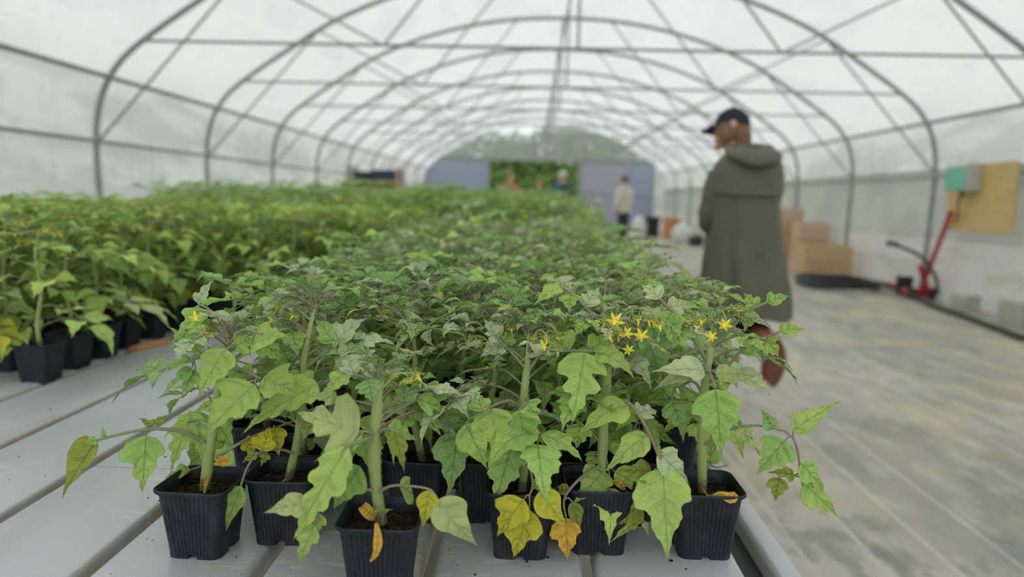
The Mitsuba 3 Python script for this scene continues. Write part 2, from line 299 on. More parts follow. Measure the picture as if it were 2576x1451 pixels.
def slide_door(name, x0, x1, m, label):
    add(name, box((x0, Y1 - 0.14, 0.05), (x1, Y1 - 0.125, 2.66)), m, False); tag(name, label, kind='structure')
    b = [box((x0, Y1 - 0.17, 0.03), (x0 + 0.05, Y1 - 0.10, 2.68)), box((x1 - 0.05, Y1 - 0.17, 0.03), (x1, Y1 - 0.10, 2.68)), box((x0, Y1 - 0.17, 0.03), (x1, Y1 - 0.10, 0.08)),
         box((x0, Y1 - 0.17, 2.63), (x1, Y1 - 0.10, 2.68)), box((x0, Y1 - 0.17, 1.33), (x1, Y1 - 0.10, 1.37))]
    add(name + '__frame', join(b), 'm_galv', 30)
slide_door('door_1', DX0 - 2.75, DX0 + 0.02, 'm_blue_sheet', 'bluish translucent sliding door pushed to the left of the doorway')
slide_door('door_2', DX1 + 0.02, DX1 + 1.9, 'm_lilac_sheet', 'lilac-grey translucent sliding door right of the doorway')
slide_door('door_3', DX1 + 1.95, DX1 + 3.0, 'm_blue_sheet', 'narrow grey-blue door panel at the right end of the end wall')

# hoops: each is an arch with a tie, braces and a king post
def arch_pts(z_lo=-0.02):
    return [(x + XC, 0, z) for x, z in prof]
tie_z = 2.60; tx = prof_at(z=tie_z); N1 = (3.28, prof_at(x=3.28)); VX = 1.92
hoop_parts = {
    'arch': (tube(arch_pts(), 0.031, 8), 'm_galv'),
    'tie': (tube([(XC - tx, 0, tie_z), (XC, 0, tie_z), (XC + tx, 0, tie_z)], 0.016, 6), 'm_galv'),
    'king_post': (tube([(XC - 0.03, 0, tie_z), (XC - 0.03, 0, 4.05)], 0.017, 6), 'm_galv')}
for s in (-1, 1):
    for a, b in (((4.78, 1.62), N1), (N1, (VX, tie_z)), ((VX, tie_z), (0.75, prof_at(x=0.75)))):
        k = 'brace'
        while k in hoop_parts: k = bump(k)
        hoop_parts[k] = (tube([(XC + s * a[0], 0.02, a[1]), (XC + s * b[0], 0.02, b[1])], 0.013, 6), 'm_galv')
ORD = ['first', 'second', 'third', 'fourth', 'fifth', 'sixth', 'seventh', 'eighth', 'ninth', 'tenth', 'eleventh']
seen = [y for y in HOOPS if y > 7 and y < 29]
for k, (mesh, m) in hoop_parts.items():
    hoop_parts[k] = mikit.ply(mesh, m, smooth=60)
for i, y in enumerate([y for y in HOOPS if y < 29]):
    key = num('frame_hoop', i)
    for k, d in hoop_parts.items():
        scene[key + '__' + k] = {**d, 'to_world': T().translate([0, y, 0])}
    j = seen.index(y) if y in seen else None
    if j is not None: tag(key, f'grey steel hoop with tie and braces, {ORD[j]} counted from the near end', 'greenhouse hoop', 'steel hoops of the tunnel')
    else: tag(key, 'grey steel hoop above the viewer, outside the picture', 'greenhouse hoop', 'steel hoops of the tunnel above the viewer')
def purlin(key, x, z, r, label):
    add(key, tube([(x, Y0, z), (x, 10, z), (x, Y1, z)], r, 7), 'm_galv', 60); tag(key, label, 'purlin', 'long rails of the tunnel')
ez = 2.24; ex = prof_at(z=ez)
purlin('purlin', XC - ex + 0.03, ez, 0.026, 'grey steel rail along the left eave of the tunnel')
purlin('purlin_001', XC + ex - 0.03, ez, 0.026, 'grey steel rail along the right eave of the tunnel')
purlin('purlin_002', XC - 4.74, 1.62, 0.02, 'grey rail on the left side wall below the eave')
purlin('purlin_003', XC + 4.74, 1.56, 0.022, 'grey rail on the right side wall above the net panel')
purlin('purlin_004', XC + 0.03, 4.02, 0.02, 'grey ridge rail along the top of the tunnel')

# ------------------------------------------------------------------ the bench
BZ, PW = 0.72, 0.1935
BX1 = 0.272
def plank_mesh(x0, x1, ya, yb):
    r, t = 0.008, 0.036; pts = [(x0 + 0.012, -t)]
    pts += [(x0, -t + 0.004), (x0, -r)] + [(x0 + r - r * math.cos(a), -r + r * math.sin(a)) for a in np.linspace(0.4, math.pi / 2, 4)]
    pts += [(x1 - r + r * math.sin(a), -r + r * math.cos(a)) for a in np.linspace(0, math.pi / 2 - 0.4, 4)] + [(x1, -r), (x1, -t + 0.004), (x1 - 0.012, -t)]
    n = max(2, int((yb - ya) / 0.5)); return loft([[(x, y, BZ + z) for x, z in pts] for y in np.linspace(ya, yb, n)])
BY0, BY1 = 0.25, 13.2
edges = [BX1 - PW * i for i in range(15)]
pl = 0
rng = random.Random(5)
for i in range(14):
    cuts = [BY0]; y = 1.098 if i == 4 else BY0 + rng.uniform(1.6, 3.0) + (0.6 if i < 3 else 0)
    while y < BY1 - 0.4: cuts.append(y); y += 3.1
    cuts.append(BY1)
    for a, b in zip(cuts, cuts[1:]):
        add(num('bench__plank', pl), plank_mesh(edges[i + 1] + 0.0085, edges[i] - 0.0085, a + 0.001, b - 0.001), 'm_plank', 40); pl += 1
rail = [box((BX1 + 0.040, BY0, BZ - 0.075), (BX1 + 0.075, BY1, BZ - 0.018), 0.008)]
add('bench__edge_rail', join(rail), 'm_plank', 40)
add('bench__side_channel', box((BX1 - 0.004, BY0, BZ - 0.10), (BX1 + 0.040, BY1, BZ - 0.045)), 'm_dark_metal', False)
bl = 0
for y in np.arange(BY0 + 0.3, BY1, 1.55):
    add(num('bench__cross_beam', bl), box((edges[14], y - 0.02, BZ - 0.10), (BX1 + 0.04, y + 0.02, BZ - 0.037)), 'm_galv', False)
    for k, x in enumerate((BX1 - 0.12, -1.2, edges[14] + 0.15)):
        add(num('bench__leg', bl * 3 + k), box((x - 0.02, y - 0.02, 0.0), (x + 0.02, y + 0.02, BZ - 0.10)), 'm_galv', False)
    bl += 1
tag('bench', 'long pale metal bench of lengthwise planks carrying the potted tomato plants', 'bench')

# ------------------------------------------------------------------ pots and plants
def rsq(w, r, n=24, ribs=0.0):
    """Rounded square of side w as a ring of points."""
    h, out = w / 2, []
    for c in range(4):
        a0 = c * math.pi / 2
        for t in np.linspace(-0.5, 0.5, n, endpoint=False):
            s = t * (w - 2 * r)
            p = V(h, s); nn = V(1, 0)
            if ribs: p = p - nn * ribs * (abs((t * 9.7) % 1 - 0.5) < 0.085)
            out.append(V(p[0] * math.cos(a0) - p[1] * math.sin(a0), p[0] * math.sin(a0) + p[1] * math.cos(a0)))
        for a in np.linspace(0, math.pi / 2, 4, endpoint=False):
            p = V(h - r + r * math.cos(a), h - r + r * math.sin(a))
            out.append(V(p[0] * math.cos(a0) - p[1] * math.sin(a0), p[0] * math.sin(a0) + p[1] * math.cos(a0)))
    return np.array(out)
POT_H = 0.087
def pot_mesh(n=116, ribs=0.0007):
    R = lambda w, z, rr=0.012, rb=0.0: np.column_stack([rsq(w, rr, n, rb), np.full(4 * (n + 4), z)])
    b = R(0.0645, 0.0, 0.011); m = n + 4
    for c in range(4):                                       # the slot under the middle of each side
        k = c * m + np.arange(n); mid = np.abs(np.linspace(-0.5, 0.5, n, endpoint=False)) < 0.13
        b[k[mid], 2] = 0.0055
    low = R(0.0650, 0.0075, 0.011, ribs)
    rings = [b, low, R(0.0800, 0.0785, 0.012, ribs), R(0.0805, 0.0800, 0.012), R(0.0845, 0.0806, 0.014), R(0.0848, 0.0822, 0.014), R(0.0888, 0.0826, 0.0155), R(0.0902, 0.0838, 0.016), R(0.0902, 0.0858, 0.016), R(0.0890, POT_H, 0.0155), R(0.0868, POT_H, 0.0145), R(0.0815, 0.0830, 0.013), R(0.0785, 0.0785, 0.012), R(0.0715, 0.052, 0.011)]
    return loft(rings, True, False)
def soil_mesh(n=16, seed=1, z0=0.0715):
    g = np.linspace(-1, 1, n); X, Y = np.meshgrid(g * 0.0372, g * 0.0372, indexing='ij')
    Z = z0 + 0.005 * (meshkit.fbm(np.stack([X * 90, Y * 90, X * 0 + seed], -1), 3, seed) - 0.5) + 0.0025 * np.exp(-(X ** 2 + Y ** 2) / 0.0002)
    v, f = grid_sheet(np.stack([X, Y, Z], -1)); return v, f
POT_HI, POT_LO = mikit.ply(pot_mesh(), 'm_pot', smooth=35), mikit.ply(pot_mesh(3, 0), 'm_pot', smooth=35)
SOIL_HI = mikit.ply(soil_mesh(56), 'm_soil', smooth=40); SOIL_LO = mikit.ply(soil_mesh(5), 'm_soil', smooth=True)

def leaflet(L, W, n=4, dep=0.3, droop=0.5, fold=0.15, quilt=0.5, wave=0.05, bend=0.0, seed=0, ns=20, nt=3, gid=0, power=0.34):
    r = np.random.default_rng(seed)
    s = np.linspace(0, 1, ns + 1); ph = r.uniform(0, 6.28, 6)
    env = (s + 0.012) ** power * np.maximum(1 - s, 0) ** 1.38 * (1 + 0.35 * np.exp(-((s - 0.18) / 0.2) ** 2)); env /= env.max()
    th = droop * (s ** 1.2) + 0.10 * droop * np.sin(5 * s + ph[0]); ds = L / ns
    px = np.concatenate([[0], np.cumsum(np.cos(th[1:]) * ds)]); pz = -np.concatenate([[0], np.cumsum(np.sin(th[1:]) * ds)])
    yw = bend * s ** 1.5; py = np.concatenate([[0], np.cumsum(np.sin(yw[1:]) * ds)])
    phi = 1.32 - 0.80 * s
    cols = []
    for sg in (-1, 1):
        q = n * s + 0.12 * sg + 0.06 * np.sin(9 * s + ph[2 + (sg > 0)]); c = q - np.floor(q); dd = np.minimum(c, 1 - c)
        dk = dep * r.uniform(0.6, 1.25, n + 3)[np.clip(np.round(q).astype(int), 0, n + 2)]
        lob = (1 - 1.25 * dk * np.exp(-(dd / (0.15 + 0.08 * (ns > 24))) ** 2) * (np.round(q) > 0.5) * (1 - 0.45 * s)) * (1 + 0.14 * dk * (2 * c - 1))
        lob = lob * (1 + (0.035 if ns > 24 else 0.09) * np.sin(6.28 * 3 * q + 1) * (dep > 0.2))
        ell = 0.60 * W * env * lob * (1 + 0.12 * sg * math.sin(ph[4]))
        for t in (np.arange(nt, 0, -1) / nt if sg < 0 else np.arange(0, nt + 1) / nt):
            a, b = ell * t * np.cos(phi), sg * ell * t * np.sin(phi)
            h = fold * np.abs(b) + quilt * 0.055 * W * (np.cos(2 * np.pi * (c - 0.5)) * 0.7 + 0.3) * np.sin(np.pi * min(t, 0.97)) * env - 0.25 * fold * b * b / max(W, 1e-6) * 2
            h = h + wave * W * np.sin(2 * np.pi * 2.2 * s + ph[1] + sg) * t * t * env
            cols.append(np.stack([px + a * np.cos(th) + h * np.sin(th), py + b + a * np.sin(yw), pz - a * np.sin(th) + h * np.cos(th), 4 * gid + np.clip(s, 0.001, 0.999), np.full_like(s, sg * t)], -1))
    P = np.stack(cols, 1); v, f = grid_sheet(P[..., :3])
    return v, f, P[..., 3:].reshape(-1, 2)
def place_leaflet(lf, B, Tp, N):
    """Puts a leaflet so that its midrib runs from B to Tp, its face towards N."""
    v, f, uv = lf; ns = len(np.unique(uv[:, 0])); mid = v[np.abs(uv[:, 1]) < 1e-6]
    c = mid[-1] - mid[0]; ex = unit(c); ey = unit(np.cross(V(0, 0, 1), ex)); ez = np.cross(ex, ey); loc = (v - mid[0]) @ np.stack([ex, ey, ez], 1)
    X = unit(Tp - B); Z = unit(N - X * (X @ N)); Y = np.cross(Z, X); k = np.linalg.norm(Tp - B) / (np.linalg.norm(c) + 1e-9)
    return (loc * k) @ np.stack([X, Y, Z]) + B, f, uv
def gid(hue, shade): return 8 * hue + int(np.clip(shade, 0, 7))
def rotz(a): c, s = math.cos(a), math.sin(a); return np.array([[c, -s, 0], [s, c, 0], [0, 0, 1.0]])

def compound(org, az, L, elev, droop, pairs, seed, ns, nt, hue, n=4, dep=0.3, term=0.46, rad=0.0015, lw=0.62, ldroop=0.7, curl=0.0, sides=6):
    """One tomato leaf: (stalk mesh, list of leaflets)."""
    r = np.random.default_rng(seed); k = 9; u = np.linspace(0, 1, k)
    e = elev - droop * u ** 1.3; h = np.concatenate([[0], np.cumsum(np.cos(e[1:]) * L / (k - 1))]); z = np.concatenate([[0], np.cumsum(np.sin(e[1:]) * L / (k - 1))])
    side = r.uniform(-0.25, 0.25) * L * u ** 2
    pts = np.stack([h, side, z], 1); tan = np.gradient(pts, axis=0); tan /= np.linalg.norm(tan, axis=1, keepdims=True)
    stalk = [tube(pts, np.linspace(rad, rad * 0.5, k), sides, False)]; lfs = []
    def where(q): return np.array([np.interp(q, u, pts[:, i]) for i in range(3)]), unit([np.interp(q, u, tan[:, i]) for i in range(3)])
    def put(B, D, N, ll, w, sd):
        g = gid(hue if r.random() > 0.16 else r.choice([0, 1, 2, 3]), r.integers(0, 8))
        lf = leaflet(ll, w, n, dep * r.uniform(0.7, 1.2), ldroop * r.uniform(0.5, 1.4) + curl, r.uniform(0.02, 0.4), r.uniform(0.6, 1.3), r.uniform(0.03, 0.09), r.uniform(-0.4, 0.4), sd, ns, nt, g)
        lfs.append(place_leaflet(lf, B, B + D * ll * 0.93, N))
    B, D = where(1.0); S = unit(np.cross(V(0, 0, 1), D)); Nn = unit(np.cross(D, S) + r.normal(0, 0.22, 3))
    put(B, unit(D + V(0, 0, -0.18)), Nn, L * term, L * term * lw * r.uniform(0.85, 1.15), seed * 31)
    for i in range(pairs):
        q = 0.93 - (0.50 / max(pairs, 1)) * (i + 0.35)
        for sg in (-1, 1):
            B, D = where(q + r.uniform(-0.04, 0.04)); S = unit(np.cross(V(0, 0, 1), D)) * sg; ll = L * term * (0.90 - 0.24 * i) * r.uniform(0.75, 1.1)
            an = r.uniform(0.75, 1.15); D2 = unit(D * math.cos(an) + S * math.sin(an) + V(0, 0, r.uniform(-0.35, 0.1))); st = B + D2 * L * 0.07
            stalk.append(tube([B, (B + st) / 2 + V(0, 0, 0.002), st], rad * 0.42, 4, False)); Nn = unit(np.cross(D, np.cross(V(0, 0, 1), D)) + S * r.uniform(-0.3, 0.35) + r.normal(0, 0.2, 3))
            put(st, D2, Nn, ll, ll * lw * r.uniform(0.85, 1.15), seed * 31 + 7 * i + sg + 2)
    for i in range(2 if ns > 9 else 0):                       # the tiny leaflets between the pairs
        B, D = where(r.uniform(0.4, 0.85)); S = unit(np.cross(V(0, 0, 1), D)) * r.choice([-1, 1]); D2 = unit(D * 0.3 + S + V(0, 0, 0.2)); ll = L * r.uniform(0.07, 0.12)
        lfs.append(place_leaflet(leaflet(ll, ll * 0.75, 2, 0.1, 0.4, 0.2, 0.5, 0.05, 0, seed + i, 6, 1, gid(hue, 3)), B, B + D2 * ll, V(0, 0, 1)))
    R = rotz(az); tr = lambda m: (m[0] @ R.T + org,) + tuple(m[1:])
    return tr(join([m[:2] for m in stalk])), [tr(m) for m in lfs]

def flower_mesh(size, seed, hi=True):
    """A nodding yellow star with swept-back petals and a cone of anthers; hangs from the origin along -z."""
    r = np.random.default_rng(seed); parts = []; k = 5 if hi else 3
    for i in range(6):
        a = i * 2 * math.pi / 6 + r.uniform(-0.15, 0.15); back = r.uniform(0.1, 0.9); u = np.linspace(0, 1, k); w = 0.19 * size * np.sin(np.pi * (0.22 + 0.78 * u)) * (1 - 0.1 * u)
        rr = size * (0.12 + 0.85 * u); zz = -size * 0.25 + size * 0.55 * back * u ** 2 - 0.1 * size * u
        c = np.stack([rr * math.cos(a), rr * math.sin(a), zz], 1); s = V(-math.sin(a), math.cos(a), 0)
        P = np.stack([c - s * w[:, None], c + V(0, 0, -0.03 * size), c + s * w[:, None]], 1); parts.append(grid_sheet(P))
    parts.append(tube([(0, 0, -0.15 * size), (0, 0, -0.45 * size), (0, 0, -0.95 * size)], [0.17 * size, 0.19 * size, 0.05 * size], 6))
    return join(parts)
def truss(org, az, L, seed, nfl=4, hi=True, size=0.0095):
    r = np.random.default_rng(seed); d = V(math.cos(az), math.sin(az), 0)
    main = [org, org + d * L * 0.45 + V(0, 0, L * 0.40), org + d * L * 0.85 + V(0, 0, L * 0.38), org + d * L * 1.1 + V(0, 0, L * 0.12)]
    pts = spline(main, 9); parts = [tube(pts, np.linspace(0.0014, 0.0008, 9), 5)]; fl = []
    for i in range(nfl + 2):
        p = pts[min(8, 3 + i)]; sd = unit(np.cross(d, V(0, 0, 1))) * (1 if i % 2 else -1); e = p + sd * L * r.uniform(0.12, 0.3) + d * L * r.uniform(-0.05, 0.25) + V(0, 0, -L * r.uniform(0.0, 0.28))
        parts.append(tube(spline([p, (p + e) / 2 + V(0, 0, 0.005), e], 5), 0.0006, 4, False))
        if i < nfl:
            m = flower_mesh(size * r.uniform(0.8, 1.15), seed * 9 + i, hi); ax = unit(V(0, 0, 1) + r.normal(0, 0.45, 3) - 0.5 * d); x = unit(np.cross(ax, d + V(0, 0, 0.1))); fl.append((m[0] @ np.stack([x, np.cross(ax, x), ax]) + e, m[1]))
            for j in range(5):                                # sepals
                a = j * 1.257; q = x * math.cos(a) + np.cross(ax, x) * math.sin(a); parts.append(tube([e, e + q * size * 0.4 + ax * size * 0.1, e + q * size * 0.75 + ax * size * 0.45], [0.0008, 0.001, 0.0002], 3, False))
        else:
            b = blob(e, V(0.0018, 0.0018, 0.0035), 1, 0, 1, 1); parts.append(b)
    return join([p[:2] for p in parts]), fl
def hairs(pts, rad, n, seed, ln=0.0022):
    r = np.random.default_rng(seed); p = np.asarray(pts); vs, fs = [], []
    for i in range(n):
        q = r.uniform(0, len(p) - 1.001); k = int(q); c = p[k] + (p[k + 1] - p[k]) * (q - k); t = unit(p[k + 1] - p[k]); d = unit(np.cross(t, r.normal(size=3))); ra = float(np.interp(q, np.arange(len(p)), rad)); b = np.cross(t, d) * 0.00011
        e = c + d * (ra + ln * r.uniform(0.5, 1.2)) + t * r.uniform(-0.0006, 0.0006); vs += [c + d * ra * 0.9 - b, c + d * ra * 0.9 + b, e, c + d * ra * 0.9 + t * 0.0002]; fs += [(4 * i, 4 * i + 1, 4 * i + 2), (4 * i, 4 * i + 3, 4 * i + 2)]
    return np.array(vs), np.array(fs)

def plant_parts(H, seed, detail, nleaf=9, leafL=0.115, flowers=1, spread=1.0, hue_low=(0, 1, 0), hue_top=(3, 2, 0, 3), z0=0.071, hue_mid=(0, 0, 2, 3)):
    """Parts of one plant in a pot (origin at the pot's foot): {name: (mesh, bsdf)}. detail 2: leaflets are sub-parts, 1: each leaf a part, 0: the foliage one part."""
    r = np.random.default_rng(seed); out = {}; k = 10
    lean = r.uniform(-0.02, 0.02, 2); zs = np.linspace(0, H, k); st = np.stack([lean[0] * zs / H + 0.0035 * np.sin(zs * 40 + r.uniform(0, 6)), lean[1] * zs / H + 0.0035 * np.cos(zs * 37 + r.uniform(0, 6)), z0 - 0.004 + zs], 1)
    sr = np.linspace(0.0058, 0.0024, k) * (1 if detail else 1.2); stem = tube(st, sr, 10 if detail == 2 else 6 if detail else 4)
    out['stem'] = (stem, 'm_stem'); leaves = []
    cfg = {2: (18, 3), 1: (11, 2), 0: (5, 1)}[detail]
    az = r.uniform(0, 6.28)
    for i in range(nleaf):
        f = (i + 0.6) / nleaf; q = 0.12 + 0.80 * f ** 0.9; org = np.array([np.interp(q, np.linspace(0, 1, k), st[:, j]) for j in range(3)]); az += 2.4 + r.uniform(-0.35, 0.35)
        L = leafL * spread * (0.80 + 0.55 * math.sin(math.pi * min(1, 0.22 + 0.72 * f))) * r.uniform(0.85, 1.12); old = f < 0.34
        hue = r.choice(hue_low) if old else r.choice(hue_top) if f > 0.6 else r.choice(hue_mid)
        if f < 0.15 and r.random() < 0.5: hue = r.choice([4, 5, 1])
        leaves.append(compound(org, az, L, 0.35 + 0.55 * f + r.uniform(-0.15, 0.2), 1.15 - 0.2 * f + r.uniform(-0.2, 0.4), 3 if detail == 2 and not old else 2, seed * 53 + i, *cfg, hue, 4 if detail else 3, 0.26 if old else 0.34, 0.44 if not old else 0.55, 0.0019 if old else 0.0015, 0.58, 0.75 + 0.2 * f, 0.3 * f, 6 if detail == 2 else 4 if detail else 3))
    ntop = {2: 13, 1: 8, 0: 4}[detail]
    for i in range(ntop):                                     # the young crown: small, curled, upright leaves
        org = st[-1] + V(0, 0, r.uniform(-0.055, 0.0)); az += 2.4 + r.uniform(-0.5, 0.5); tops = {2: (15, 2), 1: (8, 1), 0: (4, 1)}[detail]
        leaves.append(compound(org, az, leafL * 0.56 * r.uniform(0.65, 1.3), r.uniform(0.35, 1.25), r.uniform(0.6, 1.6), 2 if detail else 1, seed * 97 + i, *tops, r.choice(hue_top), 5 if detail == 2 else 4 if detail else 2, 0.44, 0.5, 0.0011, 0.5, 1.0, 0.5, 4 if detail else 3))
    if detail == 0:
        out['foliage'] = (join([lf for _, lfs in leaves for lf in lfs]), 'm_leaf'); out['stem'] = (join([stem] + [s for s, _ in leaves]), 'm_stem')
    else:
        for i, (s, lfs) in enumerate(leaves):
            nm = num('leaf', i)
            if detail == 2:
                out[nm] = (s, 'm_petiole')
                for j, lf in enumerate(lfs): out[nm + '__' + num('leaflet', j)] = (lf, 'm_leaf')
            else:
                out[nm] = (join(lfs), 'm_leaf'); out[nm + '__stalk'] = (s, 'm_petiole')
    for i in range(flowers):
        q = 0.80 + 0.14 * i; org = np.array([np.interp(q, np.linspace(0, 1, k), st[:, j]) for j in range(3)]); nf = int(r.integers(3, 6)) if detail else 3
        s, fl = truss(org, r.uniform(0, 6.28), 0.045 if detail else 0.06, seed * 11 + i, nf, detail == 2, 0.0095 if detail == 2 else 0.011 if detail else 0.014)
        if detail: out[num('flower_truss', i)] = (s, 'm_stem')
        if detail:
            for j, m in enumerate(fl): out[num('flower_truss', i) + '__' + num('flower', j)] = (m, 'm_petal')
        else: out[num('flower', i)] = (join(fl), 'm_petal')
    if detail == 2: out['stem__hair'] = (hairs(st, sr, 260, seed), 'm_hair')
    return out
def as_group(parts, pot, soil):
    g = {'type': 'shapegroup', 'pot': pot, 'pot__soil': soil}
    for k, (m, b) in parts.items():
        g[k] = mikit.ply(m[:2], b, smooth=True, **({'uv': m[2]} if len(m) > 2 else {}))
    return g

# ------------------------------------------------------------------ the front row, leaf by leaf
def hero(i, pos, rot, stem_px, rads, leaves, label, flowers=(), extra=(), fill=0, sprout=None, stars=()):
    key = num('tomato_plant', i); y0 = pos[1]; M = T().translate([pos[0], pos[1], BZ]).rotate([0, 0, 1], rot)
    tag(key, label, 'potted plant')
    scene[key + '__pot'] = {**POT_HI, 'to_world': M}; scene[key + '__pot__soil'] = {**SOIL_HI, 'to_world': M}
    P = lambda q: at(q[0], q[1], y0 + (q[2] if len(q) > 2 else 0.0))
    pts = spline([V(pos[0], y0, BZ + 0.066)] + [P(q) for q in stem_px], 28); sr = 0.93 * np.interp(np.linspace(0, 1, 28), np.linspace(0, 1, len(rads)), rads)
    sr = sr * np.interp(np.linspace(0, 1, 28), [0, 0.8, 1], [1, 1, 0.45]) * (1 + 0.07 * np.sin(np.linspace(0, 19, 28) + i)); add(key + '__stem', tube(pts, sr, 12), 'm_stem', True)
    add(key + '__stem__hair', hairs(pts, sr, 420, i), 'm_hair', False)
    n = 0
    def new_leaf(stalk, lfs):
        nonlocal n
        k = key + '__' + num('leaf', n); n += 1
        add(k, stalk[:2], 'm_petiole', True)
        for j, lf in enumerate(lfs): add(k + '__' + num('leaflet', j), lf[:2], 'm_leaf', True, uv=lf[2])
    for path, rad, lfs in leaves:
        w = spline([P(q) for q in path], 14) if len(path) > 1 else np.array([P(path[0]), P(path[0]) + 1e-3])
        stalk = [tube(w, np.linspace(rad, rad * 0.62, len(w)), 8, False)]; out = []
        for q in lfs:
            bx, by, bd, tx, ty, td, wpx, hue, sh = q[:9]; o = dict(q[9]) if len(q) > 9 else {}
            B, E = P((bx, by, bd)), P((tx, ty, td)); L = np.linalg.norm(E - B); W = wpx * (y0 + (bd + td) / 2) / F
            join_at = w[np.argmin(np.linalg.norm(w - B, axis=1))]
            if np.linalg.norm(join_at - B) > 0.002: stalk.append(tube(spline([join_at, (join_at + B) / 2 + V(0, 0, 0.003), B], 6), np.linspace(rad * 0.6, rad * 0.42, 6), 6, False))
            nh = o.pop('nh', 0.6); tilt = o.pop('tilt', 0.0); C = unit(EYE - (B + E) / 2); N = unit(C * nh + V(0, 0, 1) * (1 - nh)); X = unit(E - B); N = unit(N + np.cross(X, N) * tilt)
            a = dict(n=3, dep=0.34, droop=0.55, fold=0.18, quilt=1.5, wave=0.07, bend=0.0, ns=36, nt=6); a.update(o)
            lf = leaflet(L, W * 1.12, seed=zlib.crc32(repr(q[:5]).encode()), gid=gid(hue, sh), **a)
            out.append(place_leaflet(lf, B, E, N))
        new_leaf(join(stalk), out)
    r = np.random.default_rng(900 + i)
    fill = fill + 5
    for j in range(fill):                                     # the leaves that turn away to the back and the small ones of the crown
        q = 0.45 + 0.5 * j / max(fill - 1, 1); org = pts[int(q * 27)]; top = j > fill * 0.45
        s, l = compound(org, r.uniform(0.3, 2.85) if not top else r.uniform(0, 6.28), (0.105 if not top else 0.062) * r.uniform(0.8, 1.2), 0.6 + 0.4 * top * r.uniform(0.4, 1.3), 1.3, 2, 7000 + 60 * i + j, 22, 3, r.choice((0, 2, 3)) if not top else r.choice((3, 3, 0, 2)), 5, 0.42, 0.48, 0.0016, 0.56, 0.8)
        new_leaf(s, l)
    for j in range(7):                                        # the growing tip
        s, l = compound(pts[27 - (j > 3) * 2], j * 2.4 + i, r.uniform(0.024, 0.042), r.uniform(0.85, 1.5), r.uniform(0.5, 1.6), 3, 8000 + 60 * i + j, 15, 2, r.choice((3, 3, 0, 2)), 5, 0.42, 0.62, 0.0009, 0.55, 1.0, 0.5)
        new_leaf(s, l)
    for j, (px, py, dy, az, L, nf, size) in enumerate(flowers):
        org = pts[np.argmin(np.linalg.norm(pts - P((px, py, dy)), axis=1))]; d = P((px, py, dy)); s, fl = truss(org, az, L, 70 + 5 * i + j, nf, True, size)
        k = key + '__' + num('flower_truss', j); add(k, s, 'm_stem', True)
        for q, m in enumerate(fl): add(k + '__' + num('flower', q), m, 'm_petal', True)
    for j, (px, py, dy, size) in enumerate(stars):            # open flowers that look this way
        e = P((px, py, dy)); ax = unit(-unit(EYE - e) + V(0.15 * (-1) ** j, 0, 0.45)); x = unit(np.cross(ax, V(0.2, 0.1, 1))); m = flower_mesh(size, 40 + 7 * i + j); o = pts[np.argmin(np.linalg.norm(pts - e, axis=1))]
        k = key + '__' + num('open_flower', j); add(k, (m[0] @ np.stack([x, np.cross(ax, x), ax]) + e, m[1]), 'm_petal', True)
        add(k + '__stalk', tube(spline([o, (o + e) / 2 + V(0, 0, 0.016), e + ax * 0.004 + V(0, 0, 0.006), e], 12), [0.0012] * 6 + [0.0009] * 6, 5), 'm_stem', True)
    for j, q in enumerate(extra):                             # withered leaves
        path, wpx, hue, o = q; k = key + '__' + num('withered_leaf', j); w = spline([P(p) for p in path], 12); nst = len(w); W = wpx * y0 / F / 2
        u = np.linspace(0, 1, nst); t = np.gradient(w, axis=0); t /= np.linalg.norm(t, axis=1, keepdims=True); C = unit(EYE - w.mean(0)); s = np.cross(t, C); s /= np.linalg.norm(s, axis=1, keepdims=True)
        ww = (W * np.interp(u, [0, 0.25, 0.45, 0.8, 1], o if isinstance(o, (list, tuple)) else [0.12, 0.2, 0.9, 0.8, 0.05]))[:, None]
        Pm = np.stack([w - s * ww + np.cross(s, t) * ww * 0.5, w, w + s * ww + np.cross(s, t) * ww * 0.35], 1); v, f = grid_sheet(Pm)
        uv = np.stack([4 * gid(hue, 4) + np.repeat(np.clip(u, 0.01, 0.99), 3), np.tile([-0.9, 0.0, 0.9], nst)], 1); add(k, (v, f), 'm_leaf', True, uv=uv); labels[k] = {'label': 'withered yellow leaf'}
    if sprout:
        q = P(sprout); new_leaf(tube([q + V(0, 0, -0.012), q], 0.0008, 5), [place_leaflet(leaflet(0.012, 0.009, 2, 0.1, 0.3, 0.3, seed=int(a * 10), ns=8, nt=2, gid=gid(2, 4)), q, q + 0.012 * unit(V(math.cos(a), math.sin(a), 0.3)), V(0, 0, 1)) for a in (0.2, 2.4, 3.6, 5.2)])

